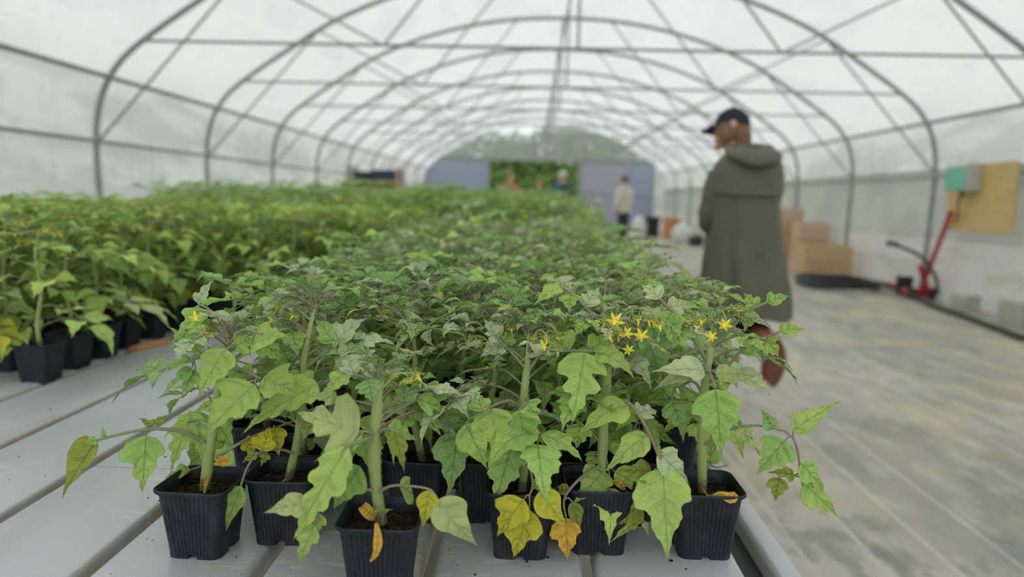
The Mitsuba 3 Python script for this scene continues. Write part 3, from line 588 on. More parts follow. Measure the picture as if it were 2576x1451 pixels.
hero(0, (-0.392, 0.850), -3, [(527, 1130), (538, 1060), (548, 990), (566, 900, 0.0), (578, 845, 0.01)], [0.0066, 0.0068, 0.0062, 0.005, 0.0035], [
    ([(515, 1112, -.005), (455, 1085, -.02), (380, 1078, -.035), (310, 1090, -.045), (246, 1106, -.05)], 0.0026, [
        (246, 1106, -.05, 155, 1258, -.05, 74, 5, 4, dict(fold=.5, dep=.1, n=3, droop=.35, tilt=.35)), (368, 1095, -.035, 358, 1243, -.045, 88, 0, 4, dict(dep=.36, n=3)),
        (385, 1076, -.035, 345, 1052, -.02, 26, 5, 3, dict(nh=.2)), (392, 1070, -.03, 422, 1044, -.01, 26, 5, 5, dict(nh=.2)), (262, 1098, -.05, 257, 1072, -.05, 12, 0, 6, dict(dep=.1)),
        (244, 1106, -.05, 212, 1120, -.06, 26, 0, 5, dict(dep=.1))]),
    ([(533, 1085, -.0), (498, 1060, .0), (472, 1062, -.01)], 0.0018, [(478, 1058, -.005, 428, 1192, -.015, 56, 1, 2, dict(n=4, dep=.4)), (500, 1058, 0, 508, 1165, 0, 48, 0, 5)]),
    ([(540, 1160, 0.02), (500, 1175, .03), (470, 1185, .03)], 0.0014, [(478, 1182, .03, 410, 1206, .02, 44, 0, 3, dict(nh=.3)), (520, 1150, .02, 500, 1080, .02, 30, 1, 2)]),
    ([(545, 1150, 0), (590, 1122, .0), (640, 1096, .02), (735, 1060, .05)], 0.0022, [(735, 1060, .05, 800, 1030, .09, 70, 0, 3), (690, 1076, .03, 702, 1150, .02, 50, 4, 3, dict(dep=.15)), (620, 1104, .02, 636, 1150, .02, 36, 4, 2, dict(dep=.15))]),
    ([(552, 960, 0.0), (600, 930, .0), (658, 953, -.03)], 0.0024, [(641, 968, -.03, 520, 1098, -.06, 104, 1, 3, dict(n=4, dep=.26, droop=.7, nh=.55)), (660, 952, -.03, 752, 992, -.03, 92, 1, 0, dict(n=3, dep=.22, nh=.55)), (625, 955, -.01, 560, 915, .02, 62, 0, 3)]),
    ([(565, 890, 0.0), (582, 870, -.015), (568, 880, -.03)], 0.002, [(569, 878, -.03, 497, 1006, -.06, 78, 1, 2, dict(n=4, dep=.18, droop=.8, nh=.5)), (590, 872, -.01, 640, 850, 0, 60, 1, 3)]),
    ([(560, 915, 0.0), (520, 890, 0), (487, 905, -.01)], 0.002, [(488, 908, -.01, 374, 942, -.02, 46, 0, 2, dict(nh=.25, n=4)), (484, 925, -.01, 400, 1004, -.03, 40, 2, 5, dict(nh=.3)), (492, 930, -.01, 455, 1000, -.02, 44, 0, 4), (500, 885, 0, 420, 820, .02, 60, 0, 2, dict(nh=.3))]),
    ([(575, 850, 0.0), (540, 790, 0.01), (497, 762, .01)], 0.002, [(497, 762, .01, 540, 700, .03, 34, 3, 4, dict(nh=.3)), (520, 780, .01, 440, 850, -.01, 66, 0, 4, dict(nh=.35)), (530, 790, .01, 590, 810, -.01, 44, 3, 3, dict(nh=.3))]),
    ([(572, 870, 0.0), (610, 830, -.01), (660, 840, -.02)], 0.002, [(632, 866, -.02, 730, 845, -.03, 84, 1, 1, dict(n=3, dep=.25, nh=.5)), (650, 850, -.01, 710, 910, 0, 60, 0, 2)])],
    'left corner tomato plant whose long arching leaf reaches out over the bare bench', [(575, 855, 0, 2.6, .04, 4, .0085)],
    [([(549, 1165, -.0), (560, 1160, -.005), (578, 1158, -.01)], 28, 7, [.3, .6, 1, 1, .8]), ([(526, 1196, -.008), (518, 1215, -.012), (514, 1240, -.014)], 12, 7, [.5, .7, .9, .6, .4])], 5, None, [(495, 798, .0, .010), (510, 806, .0, .009)])
hero(1, (-0.304, 0.892), 2, [(745, 1120), (757, 1040), (762, 960), (768, 880), (785, 800, .01), (795, 765, .02)], [0.0056, 0.0056, 0.005, 0.0036, .0022], [
    ([(740, 1140, -.005), (700, 1130, -.02), (650, 1140, -.04), (620, 1180, -.05), (604, 1230, -.055)], 0.0020, [(606, 1222, -.055, 566, 1345, -.06, 44, 0, 2, dict(fold=.7, dep=.1, n=3)), (648, 1140, -.04, 606, 1166, -.05, 26, 5, 4), (660, 1135, -.04, 680, 1070, -.03, 52, 4, 1, dict(dep=.15)), (672, 1140, -.04, 655, 1175, -.05, 24, 5, 3)]),
    ([(760, 1000, 0), (820, 960, -.02), (858, 935, -.03)], 0.0022, [(800, 965, -.03, 606, 1096, -.06, 92, 1, 3, dict(n=5, dep=.34, droop=.6, nh=.5)), (858, 935, -.03, 905, 925, -.03, 50, 0, 5), (770, 985, -.02, 710, 930, 0, 80, 6, 2, dict(dep=.35, nh=.4))]),
    ([(764, 930, 0), (800, 900, -.0), (845, 858, -.0)], 0.0026, [(845, 858, 0, 925, 800, .03, 60, 3, 3, dict(nh=.4)), (820, 880, 0, 930, 890, -.01, 60, 2, 4, dict(nh=.4, dep=.15)), (840, 862, 0, 790, 800, .02, 56, 0, 3)]),
    ([(755, 1050, 0), (790, 1040, .01), (830, 1060, .02)], 0.0018, [(830, 1060, .02, 860, 1130, .0, 66, 0, 2), (800, 1045, .01, 760, 1110, -.01, 58, 0, 5)]),
    ([(770, 870, 0), (740, 840, 0), (700, 800, .0)], 0.0018, [(700, 800, 0, 655, 745, .02, 44, 3, 4, dict(nh=.3)), (725, 825, 0, 640, 830, -.01, 46, 3, 2, dict(nh=.3)), (735, 835, 0, 750, 900, -.02, 50, 0, 3), (715, 812, 0, 775, 770, .02, 44, 2, 3, dict(nh=.3))])],
    'tomato plant in the second pot from the left, stem behind pale drooping leaves', [(790, 800, 0, 3.6, .045, 4, .0085)],
    [([(722, 1205, -.005), (712, 1218, -.01), (702, 1222, -.02)], 20, 6, [.3, .7, .9, .8, .3])], 6)
hero(2, (-0.158, 0.774), 1, [(944, 1200), (942, 1120), (947, 1050), (952, 990), (962, 950, .005)], [0.0072, 0.0074, 0.0068, 0.0056, .004], [
    ([(938, 1092, -.008), (920, 1085, -.015), (903, 1088, -.02)], 0.0022, [(903, 1088, -.02, 742, 1036, -.03, 128, 6, 1, dict(n=3, dep=.42, nh=.85, droop=.2, quilt=.6, fold=.1)), (912, 1092, -.02, 826, 1180, -.01, 60, 0, 5, dict(nh=.4))]),
    ([(936, 1098, -.008), (905, 1110, -.025), (874, 1120, -.035), (868, 1128, -.036)], 0.0026, [(874, 1120, -.035, 736, 1362, -.06, 92, 1, 4, dict(n=5, dep=.40, droop=.35, nh=.75, power=.7)), (772, 1262, -.05, 660, 1292, -.07, 64, 6, 2, dict(n=3, dep=.15, nh=.6)), (790, 1320, -.05, 750, 1430, -.055, 48, 1, 1, dict(n=3, dep=.3, fold=.4)), (800, 1290, -.045, 790, 1350, -.045, 50, 1, 2)]),
    ([(936, 1232, -.008), (885, 1232, -.01), (830, 1232, -.01)], 0.0018, [(905, 1172, -.005, 838, 1283, -.005, 92, 0, 1, dict(n=3, dep=.2, droop=.4, nh=.7)), (832, 1232, -.01, 790, 1260, .0, 44, 0, 4)]),
    ([(954, 1236, -.008), (985, 1222, -.015), (1030, 1222, -.025), (1083, 1232, -.03), (1098, 1258, -.035)], 0.0018, [(1082, 1234, -.03, 1062, 1332, -.035, 48, 4, 1, dict(n=3, dep=.08, fold=.5)), (1098, 1258, -.035, 1206, 1376, -.03, 84, 6, 0, dict(n=3, dep=.12, droop=.3, nh=.75, bend=.3)), (1005, 1222, -.02, 1040, 1262, .01, 60, 0, 1)]),
    ([(952, 1085, -.005), (975, 1078, -.01), (992, 1085, -.012)], 0.0018, [(990, 1083, -.012, 1018, 1192, -.02, 44, 5, 4, dict(fold=.6, n=4)), (975, 1080, -.01, 1050, 1110, .02, 56, 0, 3)]),
    ([(958, 1060, 0), (1000, 1030, .02), (1050, 1005, .04)], 0.0022, [(1050, 1005, .04, 1130, 1040, .05, 66, 0, 3, dict(nh=.4)), (1020, 1020, .03, 1010, 960, .05, 50, 2, 3)]),
    ([(955, 970, 0), (920, 950, -.005), (870, 935, -.01)], 0.0016, [(868, 935, -.01, 812, 1000, -.03, 46, 1, 2), (890, 942, -.01, 870, 890, .01, 44, 3, 4), (925, 955, -.01, 940, 1020, -.03, 56, 2, 5, dict(n=5))]),
    ([(948, 1020, 0), (900, 1010, .0), (850, 1005, .01)], 0.0016, [(850, 1005, .01, 760, 1000, .0, 50, 6, 1, dict(nh=.4)), (880, 1008, 0, 870, 1060, -.02, 40, 3, 4)])],
    'nearest tomato plant, thick hairy stem, withered leaf hanging over its pot rim', [(957, 985, 0, .5, .045, 3, .009)],
    [([(946, 1316, -.045), (950, 1345, -.052), (950, 1370, -.056), (944, 1395, -.056), (930, 1413, -.055)], 24, 7, [.35, .8, 1, .5, .1]), ([(943, 1300, -.01), (928, 1290, -.015), (912, 1272, -.01)], 30, 7, [.6, .9, 1, 1, .8])], 4, (963, 1290, -.02))
hero(3, (-0.005, 0.878), 0, [(1318, 1180), (1316, 1090), (1318, 1000), (1325, 930), (1330, 870, .005), (1332, 820, .01)], [0.0056, 0.0058, 0.0052, 0.004, .0026], [
    ([(1322, 1165, -.01), (1334, 1180, -.03), (1340, 1220, -.045), (1332, 1246, -.05)], 0.0018, [(1318, 1256, -.05, 1248, 1352, -.055, 78, 4, 3, dict(n=3, dep=.22, nh=.8)), (1332, 1282, -.052, 1292, 1406, -.055, 92, 4, 2, dict(n=2, dep=.25, nh=.8)), (1356, 1236, -.05, 1428, 1334, -.055, 64, 4, 4, dict(n=2, dep=.15, nh=.8)), (1340, 1215, -.045, 1408, 1246, -.03, 36, 5, 4, dict(nh=.5, dep=.12))]),
    ([(1316, 1060, -.005), (1290, 1010, -.02), (1240, 1020, -.04), (1190, 1050, -.05)], 0.0022, [(1172, 1066, -.05, 1226, 1182, -.055, 72, 0, 3, dict(n=3, dep=.12, nh=.8)), (1236, 1026, -.04, 1254, 1150, -.05, 92, 1, 2, dict(n=4, dep=.36, nh=.75)), (1215, 1035, -.05, 1195, 985, -.03, 50, 0, 5)]),
    ([(1322, 1000, -.0), (1330, 1010, -.02), (1305, 1030, -.03)], 0.0018, [(1306, 1030, -.03, 1331, 1168, -.035, 84, 0, 3, dict(n=4, dep=.22, nh=.75)), (1322, 1010, -.02, 1356, 1060, -.03, 50, 0, 6)]),
    ([(1312, 1110, -.01), (1300, 1100, -.025), (1290, 1112, -.03)], 0.0018, [(1290, 1112, -.03, 1243, 1276, -.04, 94, 2, 5, dict(n=4, dep=.26, droop=.3, nh=.85))]),
    ([(1312, 1120, 0.01), (1230, 1080, .01), (1160, 1085, .0)], 0.0018, [(1152, 1088, -.0, 1130, 1250, -.02, 88, 2, 5, dict(n=3, dep=.25, nh=.8)), (1122, 1018, .01, 1136, 1162, .0, 46, 3, 4, dict(fold=.7)), (1180, 1080, 0, 1160, 1010, .02, 70, 0, 1, dict(nh=.4))]),
    ([(1326, 940, 0), (1345, 910, -.0), (1372, 880, .0), (1400, 850, .02)], 0.0022, [(1400, 850, .02, 1440, 800, .03, 54, 0, 3, dict(nh=.4)), (1380, 875, .01, 1395, 925, -.0, 48, 1, 2), (1370, 885, .01, 1330, 860, .02, 40, 3, 3)]),
    ([(1325, 930, 0), (1290, 890, .0), (1250, 850, .02)], 0.0022, [(1250, 850, .02, 1215, 800, .04, 44, 3, 3, dict(nh=.3)), (1275, 872, .01, 1205, 900, -.0, 56, 3, 4, dict(nh=.4)), (1265, 865, .02, 1290, 830, .03, 40, 0, 2)])],
    'front-row tomato plant right of the middle with three yellowed leaflets hanging over its pot', [(1330, 870, 0, 5.2, .05, 4, .0085), (1332, 850, 0, 2.2, .045, 4, .0085)], (), 5)
hero(4, (0.092, 0.897), 2, [(1515, 1150), (1519, 1060), (1524, 980), (1530, 910), (1540, 860, .005), (1550, 815, .01)], [0.0060, 0.0066, 0.0064, 0.0052, .0034], [
    ([(1510, 1172, -.008), (1468, 1196, -.03), (1432, 1232, -.045), (1418, 1262, -.05), (1424, 1300, -.052)], 0.0022, [(1424, 1302, -.052, 1428, 1412, -.055, 66, 7, 5, dict(n=3, dep=.25, nh=.8)), (1440, 1262, -.05, 1456, 1352, -.05, 32, 5, 2, dict(fold=.7, dep=.1)), (1432, 1234, -.045, 1385, 1232, -.03, 28, 5, 5, dict(dep=.1))]),
    ([(1524, 905, -.0), (1505, 885, -.02), (1480, 882, -.035), (1400, 884, -.03), (1330, 900, -.03)], 0.0022, [(1472, 886, -.035, 1438, 1072, -.06, 108, 1, 4, dict(n=4, dep=.45, nh=.75, droop=.4)), (1400, 884, -.03, 1300, 916, -.03, 42, 3, 5, dict(nh=.2)), (1500, 884, -.03, 1598, 956, -.045, 62, 1, 2, dict(n=4, nh=.4, droop=.9, dep=.25)), (1430, 882, -.03, 1375, 845, .0, 70, 1, 3, dict(nh=.5, dep=.4)), (1485, 880, -.03, 1560, 850, -.01, 56, 0, 4, dict(nh=.4))]),
    ([(1528, 1000, -.01), (1560, 1008, -.03), (1592, 1022, -.045), (1622, 1068, -.055), (1650, 1130, -.06), (1668, 1176, -.062)], 0.0026, [(1668, 1176, -.062, 1680, 1416, -.07, 122, 1, 5, dict(n=3, dep=.28, nh=.85, droop=.25, quilt=.8, wave=.04)), (1578, 1020, -.045, 1447, 1102, -.06, 74, 1, 1, dict(n=3, dep=.2, droop=.8, nh=.45)), (1628, 1094, -.055, 1516, 1192, -.065, 66, 1, 3, dict(n=3, dep=.22, droop=.6, nh=.55)), (1655, 1138, -.06, 1735, 1218, -.05, 66, 3, 6, dict(n=3, dep=.3, nh=.7)), (1640, 1188, -.05, 1564, 1184, -.05, 54, 5, 4, dict(dep=.08, nh=.7)), (1600, 1040, -.05, 1655, 1035, -.02, 50, 3, 3), (1662, 1150, -.06, 1655, 1105, -.06, 14, 0, 4)]),
    ([(1500, 1180, .0), (1560, 1220, .0), (1600, 1262, -.02)], 0.0016, [(1612, 1270, -.03, 1548, 1322, -.035, 62, 5, 3, dict(dep=.12, nh=.7)), (1605, 1310, -.03, 1532, 1368, -.04, 26, 0, 4, dict(fold=.5)), (1620, 1310, -.03, 1632, 1350, -.035, 14, 6, 4)]),
    ([(1516, 1120, 0), (1480, 1080, .0), (1440, 1050, .0)], 0.0018, [(1440, 1050, 0, 1380, 1010, .02, 64, 0, 2), (1460, 1065, .0, 1450, 1130, -.01, 56, 0, 5)]),
    ([(1545, 850, 0), (1500, 800, .0), (1440, 740, .02), (1410, 722, .02)], 0.002, [(1410, 722, .02, 1340, 770, .0, 48, 1, 2, dict(nh=.3)), (1436, 738, .02, 1432, 790, .0, 46, 0, 4, dict(nh=.6)), (1470, 770, .01, 1510, 720, .03, 44, 3, 4)]),
    ([(1540, 870, 0), (1600, 830, 0), (1680, 790, .0)], 0.002, [(1680, 790, 0, 1700, 880, -.02, 60, 0, 4, dict(nh=.7)), (1640, 812, 0, 1640, 880, .03, 90, 2, 6, dict(dep=.2, nh=.5)), (1655, 805, 0, 1610, 770, .02, 44, 3, 3), (1620, 830, .02, 1660, 950, .03, 110, 2, 3, dict(dep=.2, nh=.6))])],
    'tomato plant second from the right, open yellow flowers and a large bright leaf hanging low', [(1548, 830, 0, 4.6, .04, 4, .0115), (1550, 815, 0, 5.6, .055, 4, .0115)],
    [([(1530, 1222, -.01), (1546, 1212, -.018), (1562, 1220, -.02), (1570, 1232, -.02)], 20, 7, [.15, .25, .9, .9, .3])], 5, None, [(1548, 806, -.03, .0135), (1612, 842, -.02, .0115), (1578, 836, -.025, .010), (1580, 878, -.01, .009)])
hero(5, (0.223, 0.895), 1, [(1766, 1150), (1766, 1060), (1772, 980), (1782, 915), (1792, 860, .005), (1805, 800, .01)], [0.0062, 0.0062, 0.0056, 0.0048, .003], [
    ([(1774, 930, -.006), (1786, 940, -.025), (1800, 978, -.04)], 0.0022, [(1800, 978, -.04, 1816, 1148, -.055, 104, 0, 5, dict(n=4, dep=.22, nh=.8, droop=.5)), (1772, 932, -.03, 1634, 936, -.04, 66, 3, 4, dict(n=4, dep=.14, nh=.5, droop=.6)), (1768, 925, -.02, 1640, 985, -.02, 60, 3, 2, dict(n=4, dep=.14, nh=.5)), (1806, 975, -.035, 1850, 955, -.03, 30, 0, 2, dict(dep=.1)), (1800, 940, -.02, 1905, 950, -.02, 54, 6, 1, dict(nh=.5))]),
    ([(1772, 1118, -.005), (1815, 1092, -.015), (1860, 1072, -.02), (1925, 1072, -.025), (1985, 1090, -.03), (2006, 1130, -.032), (2012, 1180, -.032), (2020, 1225, -.03)], 0.0018, [
        (1975, 1108, -.03, 1902, 1196, -.04, 78, 0, 4, dict(n=4, dep=.26, nh=.75)), (1995, 1084, -.03, 2122, 1004, -.02, 48, 1, 4, dict(n=3, dep=.1, nh=.6)), (1945, 1080, -.025, 1912, 1026, -.02, 36, 2, 6, dict(dep=.15)),
        (1868, 1068, -.02, 1884, 1118, -.025, 40, 6, 3, dict(dep=.1)), (2014, 1165, -.032, 2072, 1240, -.03, 50, 0, 6), (2020, 1215, -.03, 2110, 1302, -.03, 62, 1, 2, dict(n=3, dep=.2, nh=.75)), (1998, 1195, -.03, 1928, 1188, -.03, 36, 5, 6), (1960, 1200, -.03, 1950, 1262, -.03, 44, 5, 7)]),
    ([(1782, 915, 0), (1750, 860, 0), (1706, 800, .0), (1660, 752, .01)], 0.0026, [(1660, 752, .01, 1610, 715, .03, 50, 3, 4, dict(nh=.4)), (1690, 785, 0, 1660, 840, -.01, 48, 0, 3), (1680, 775, .01, 1745, 765, .02, 46, 3, 3), (1720, 822, 0, 1690, 880, -.02, 56, 0, 4, dict(nh=.7))]),
    ([(1792, 870, 0), (1830, 835, 0), (1880, 785, 0), (1930, 760, .0)], 0.0026, [(1930, 760, 0, 1990, 745, .0, 44, 0, 4, dict(nh=.4)), (1890, 780, 0, 1870, 840, -.01, 40, 1, 2), (1900, 775, 0, 1870, 735, .01, 36, 0, 3), (1845, 822, 0, 1800, 790, .01, 36, 3, 2)]),
    ([(1776, 970, 0.0), (1830, 920, .0), (1880, 870, .0), (1960, 835, -.01)], 0.0024, [(1960, 835, -.01, 2030, 830, -.01, 50, 1, 3, dict(nh=.4)), (1900, 860, 0, 1880, 900, -.02, 46, 0, 4), (1925, 850, 0, 1960, 900, 0, 46, 1, 3)]),
    ([(1770, 1000, 0.0), (1745, 960, .01), (1700, 975, .02), (1690, 1010, .02)], 0.0018, [(1690, 1010, .02, 1720, 1090, .0, 60, 2, 5), (1720, 965, .01, 1680, 940, .03, 40, 0, 4)]),
    ([(1775, 1160, 0.01), (1800, 1175, .02), (1830, 1170, .03)], 0.0014, [(1786, 1168, .02, 1790, 1080, .03, 44, 0, 5)])],
    'right corner tomato plant with nodding yellow flowers, leaves hanging out over the aisle', [(1800, 830, 0, 3.6, .04, 4, .0095), (1805, 805, 0, .3, .035, 4, .0095)],
    [([(1768, 1228, -.02), (1784, 1248, -.035), (1812, 1244, -.04), (1838, 1252, -.043), (1852, 1242, -.04)], 30, 7, [.1, .15, .5, 1, .4])], 4, None, [(1824, 816, -.02, .0105), (1790, 845, -.02, .009)])
N_A, N_B, N_C = 6, 7, 6
for i in range(N_A): scene[f'plants_a{i}'] = as_group(plant_parts(0.205 + 0.012 * (i % 3), 100 + i, 2, 9, 0.108, 1 if i % 2 == 0 else 0), POT_HI, SOIL_LO)
for i in range(N_B): scene[f'plants_b{i}'] = as_group(plant_parts(0.225 + 0.014 * (i % 3), 200 + i, 1, 9, 0.115, 1 if i % 3 != 1 else 0), POT_LO, SOIL_LO)
for i in range(N_B): scene[f'plants_y{i}'] = as_group(plant_parts(0.275 + 0.016 * (i % 3), 300 + i, 1, 10, 0.125, 3 if i % 3 else 2, 1.0, (1, 1, 6, 4), (0, 1, 1, 0), 0.071, (1, 1, 0)), POT_LO, SOIL_LO)
for i in range(N_C): scene[f'plants_c{i}'] = as_group(plant_parts(0.315 + 0.022 * (i % 4), 400 + i, 0, 14, 0.15, 1 if i % 3 == 0 else 0, 1.0, (2, 0, 0), (0, 0, 2, 3)), POT_LO, SOIL_LO)

spots = []
def spot(x, y, kind, s=1.0): spots.append((x, y, kind, s))
rng = random.Random(11)
for x, y in [(-0.312, 0.988), (-0.147, 0.972), (-0.049, 0.974), (0.046, 0.992), (0.143, 0.996)]: spot(x, y, 'a')
k = 0; y = 1.088
while y < 3.4:
    for i in range(7):
        x = -0.405 + 0.105 * i + rng.uniform(-0.005, 0.005)
        if k == 0 and i == 6: x, yy = 0.228, y + 0.06
        else: yy = y + rng.uniform(-0.005, 0.005)
        spot(x, yy, 'a' if y < 1.62 else 'b', 1.0 if y < 2.2 else 1.05)
    k += 1; y += 0.104 + 0.012 * max(0, y - 2)
y = 1.60
while y < 3.55:                                              # the left part of the bench
    x = -1.12
    while x > -2.42:
        spot(x + rng.uniform(-0.012, 0.012), y + rng.uniform(-0.012, 0.012) + (0.10 if x < -1.2 and y < 1.65 else 0), 'y'); x -= 0.125
    y += 0.125 + 0.02 * (y - 1.6)
y = 2.36
while y < 3.5:
    for i in range(5): spot(-1.0 + 0.117 * i + rng.uniform(-0.01, 0.01), y + rng.uniform(-0.01, 0.01), 'y')
    y += 0.13
y = 3.62
while y < 12.9:
    st = 0.125 * (1 + 0.13 * (y - 3.6)); x = 0.20
    while x > max(-2.45, -0.515 * y):
        spot(x + rng.uniform(-0.02, 0.02), y + rng.uniform(-0.02, 0.02), 'c', rng.uniform(0.92, 1.10)); x -= st
    y += st * 1.08
spots.sort(key=lambda p: p[1] + 0.25 * abs(p[0]))
ROWS = {'a': ('hairy green tomato plant in the crowded pots close behind the front row', 'crowded tomato plants behind the front row'),
        'b': ('tomato plant with grey-green crown in the long dense block behind the close rows', 'tomato plants further back in the long block'),
        'y': ('taller tomato plant with yellow flowers and yellowing lower leaves on the left of the bench', 'tall flowering tomato plants on the left of the bench'),
        'c': ('tall dark green tomato plant in the far dense stand along the bench', 'tall tomato plants in the far stand')}
NAMED = {(-0.31, 0.99): 'tomato plant whose pot stands right behind the second pot from the left', (-0.15, 0.97): 'tomato plant in the pot just behind and right of the nearest plant',
         (-0.05, 0.97): 'tomato plant in the pot directly behind the plant with three yellowed leaflets', (0.05, 0.99): 'tomato plant in the pot behind and left of the one with open yellow flowers', (0.14, 1.0): 'tomato plant in the pot behind and right of the one with open yellow flowers'}
cnt = {c: 0 for c in 'abyc'}; one = 6; rest = 0
IND = 292
for i, (x, y, kind, s) in enumerate(spots):
    n = {'a': N_A, 'b': N_B, 'y': N_B, 'c': N_C}[kind]; j = cnt[kind] % n if rng.random() < 0.5 else rng.randrange(n); cnt[kind] += 1
    ang = 90 * rng.randrange(4) + rng.uniform(-4, 4)
    d = {'type': 'instance', 'group': {'type': 'ref', 'id': f'plants_{kind}{j}'}, 'to_world': T().translate([x, y, BZ]).rotate([0, 0, 1], ang).scale(s)}
    if i < IND:
        key = num('tomato_plant', one); one += 1; scene[key] = d; own = NAMED.get((round(x, 2), round(y, 2)))
        tag(key, own or ROWS[kind][0], 'potted plant', None if own else ROWS[kind][1])
    else:
        rest += 1; scene[f'far_tomato_plants__{rest:03d}'] = d
tag('far_tomato_plants', 'distant mass of tall potted tomato plants at the far end of the bench', 'potted plants', kind='stuff')

# ------------------------------------------------------------------ people
def limb_body(bones, extra=(), length=0.02):
    """One skin: the hulls of spheres at both ends of each bone, joined, refined and smoothed."""
    man = None
    for a, ra, b, rb in bones:
        s = m3.Manifold.batch_hull([m3.Manifold.sphere(ra, 16).translate([float(q) for q in a]), m3.Manifold.sphere(rb, 16).translate([float(q) for q in b])])
        man = s if man is None else man + s
    for e in extra: man = man + e
    man = man.refine_to_length(length); m = man.to_mesh(); t = trimesh.Trimesh(m.vert_properties[:, :3], m.tri_verts, process=True)
    trimesh.smoothing.filter_taubin(t, 0.5, 0.53, 8); return np.array(t.vertices), np.array(t.faces)
def ell(c, r, n=24): return m3.Manifold.sphere(1.0, n).scale([float(x) for x in r]).translate([float(x) for x in c])
def head_solids(c, yaw, s=1.0):
    """Head with brow, nose, lips, chin and ears about the centre c, facing +y turned by yaw (to the left for positive)."""
    R = rotz(yaw); q = lambda x, y, z: tuple(c + R @ V(x, y, z) * s); r = lambda a: tuple(s * k for k in a)
    e = [ell(q(0, -0.008, 0.02), r((0.074, 0.092, 0.095))), ell(q(0, 0.03, -0.045), r((0.056, 0.055, 0.062))), ell(q(0, 0.070, -0.092), r((0.026, 0.020, 0.018))),
         ell(q(0, 0.092, -0.018), r((0.012, 0.022, 0.020)), 12), ell(q(0, 0.083, 0.010), r((0.009, 0.014, 0.028)), 12), ell(q(0, 0.080, -0.062), r((0.022, 0.012, 0.009)), 12),
         ell(q(0.032, 0.070, 0.030), r((0.024, 0.018, 0.010)), 12), ell(q(-0.032, 0.070, 0.030), r((0.024, 0.018, 0.010)), 12)]
    for sx in (-1, 1): e.append(ell(q(sx * 0.076, -0.008, -0.012), r((0.012, 0.022, 0.034)), 12))
    return e
def hand_bones(wrist, d, palm_n, side, s=1.0):
    """Palm, four bent fingers and a thumb; d: along the forearm, palm_n: out of the palm."""
    d, pn = unit(d), unit(palm_n); w = np.cross(d, pn) * side; out = []; kn = []
    for i, off in enumerate((-0.030, -0.010, 0.010, 0.029)):
        k = wrist + d * (0.088 - 0.004 * abs(i - 1.3)) * s + w * off * s; kn.append(k); out.append((wrist + d * 0.015 * s + w * off * 0.6 * s, 0.013 * s, k, 0.0105 * s))
        ln = (0.040, 0.046, 0.043, 0.034)[i] * s; a = unit(d + pn * 0.45); b = unit(d * 0.6 + pn); c = unit(d * 0.1 + pn * 1.0)
        p1 = k + a * ln; p2 = p1 + b * ln * 0.62; p3 = p2 + c * ln * 0.45; out += [(k, 0.0100 * s, p1, 0.0088 * s), (p1, 0.0088 * s, p2, 0.0080 * s), (p2, 0.0080 * s, p3, 0.0068 * s)]
    t0 = wrist + d * 0.028 * s - w * 0.024 * s; t1 = t0 + unit(d - w * 0.8 + pn * 0.3) * 0.044 * s; t2 = t1 + unit(d - w * 0.1 + pn * 0.5) * 0.032 * s
    return out + [(wrist, 0.021 * s, wrist + d * 0.05 * s, 0.018 * s), (t0, 0.013 * s, t1, 0.0105 * s), (t1, 0.0105 * s, t2, 0.0085 * s)]
def frame(pos, yaw, s): R = rotz(yaw) * s; return lambda m: (m[0] @ R.T + V(*pos), m[1])
def shoe(ankle, toe_dir, up, s=1.0, h=0.085):
    """Shoe: rounded upper as hulls; returns (upper, sole)."""
    f, u = unit(toe_dir), unit(up); w = np.cross(f, u); sph = lambda p, r: m3.Manifold.sphere(r * s, 14).translate([float(x) for x in p])
    g = ankle - u * (h - 0.034) * s
    upper = m3.Manifold.batch_hull([sph(ankle - u * 0.01 * s, 0.044), sph(g - f * 0.045 * s, 0.038), sph(g + f * 0.06 * s + u * 0.012 * s, 0.036)]) + m3.Manifold.batch_hull([sph(g + f * 0.06 * s + u * 0.01 * s, 0.038), sph(g + f * 0.145 * s + w * 0.012 * s - u * 0.004 * s, 0.030), sph(g + f * 0.145 * s - w * 0.014 * s - u * 0.004 * s, 0.029), sph(g - f * 0.05 * s, 0.036)])
    m = upper.refine_to_length(0.015).to_mesh(); c = g - u * 0.034 * s + f * 0.045 * s
    an = np.linspace(0, 2 * np.pi, 36, endpoint=False); ol = np.stack([0.140 * s * np.cos(an), 0.045 * s * np.sin(an) * (1 + 0.10 * np.cos(an) - 0.12 * np.cos(2 * an))], 1)
    ring = lambda z: np.array([c + f * x + w * y + u * z for x, y in ol])
    return (m.vert_properties[:, :3].copy(), m.tri_verts.copy()), loft([ring(-0.016 * s), ring(0.010 * s)])
mat('skin', lambda p, n, uv: mix((0.62, 0.36, 0.25), (0.70, 0.43, 0.31), fbm(p.x * 20, p.y * 20, p.z * 20, 2)), 0.55)
mat('hair_brown', lambda p, n, uv: mix((0.16, 0.075, 0.04), (0.30, 0.15, 0.075), fbm(p.x * 90, p.y * 90, p.z * 12, 3)), 0.5)
mat('hair_grey', lambda p, n, uv: mix((0.50, 0.48, 0.44), (0.66, 0.64, 0.58), fbm(p.x * 90, p.y * 90, p.z * 12, 3)), 0.6)
mat('hair_dark', lambda p, n, uv: mix((0.03, 0.022, 0.018), (0.07, 0.05, 0.035), fbm(p.x * 90, p.y * 90, p.z * 12, 3)), 0.5)
mat('olive', lambda p, n, uv: mix((0.118, 0.119, 0.086), (0.158, 0.157, 0.116), fbm(p.x * 12, p.y * 12, p.z * 12, 4)) * (0.92 + 0.16 * fbm(p.x * 300, p.y * 300, p.z * 300, 1)), 0.75, 0.0, 0.3, sheen=0.3)
mat('cap_navy', lambda p, n, uv: mix((0.022, 0.026, 0.042), (0.034, 0.038, 0.056), fbm(p.x * 60, p.y * 60, p.z * 60, 2)), 0.75, 0.0, 0.2)
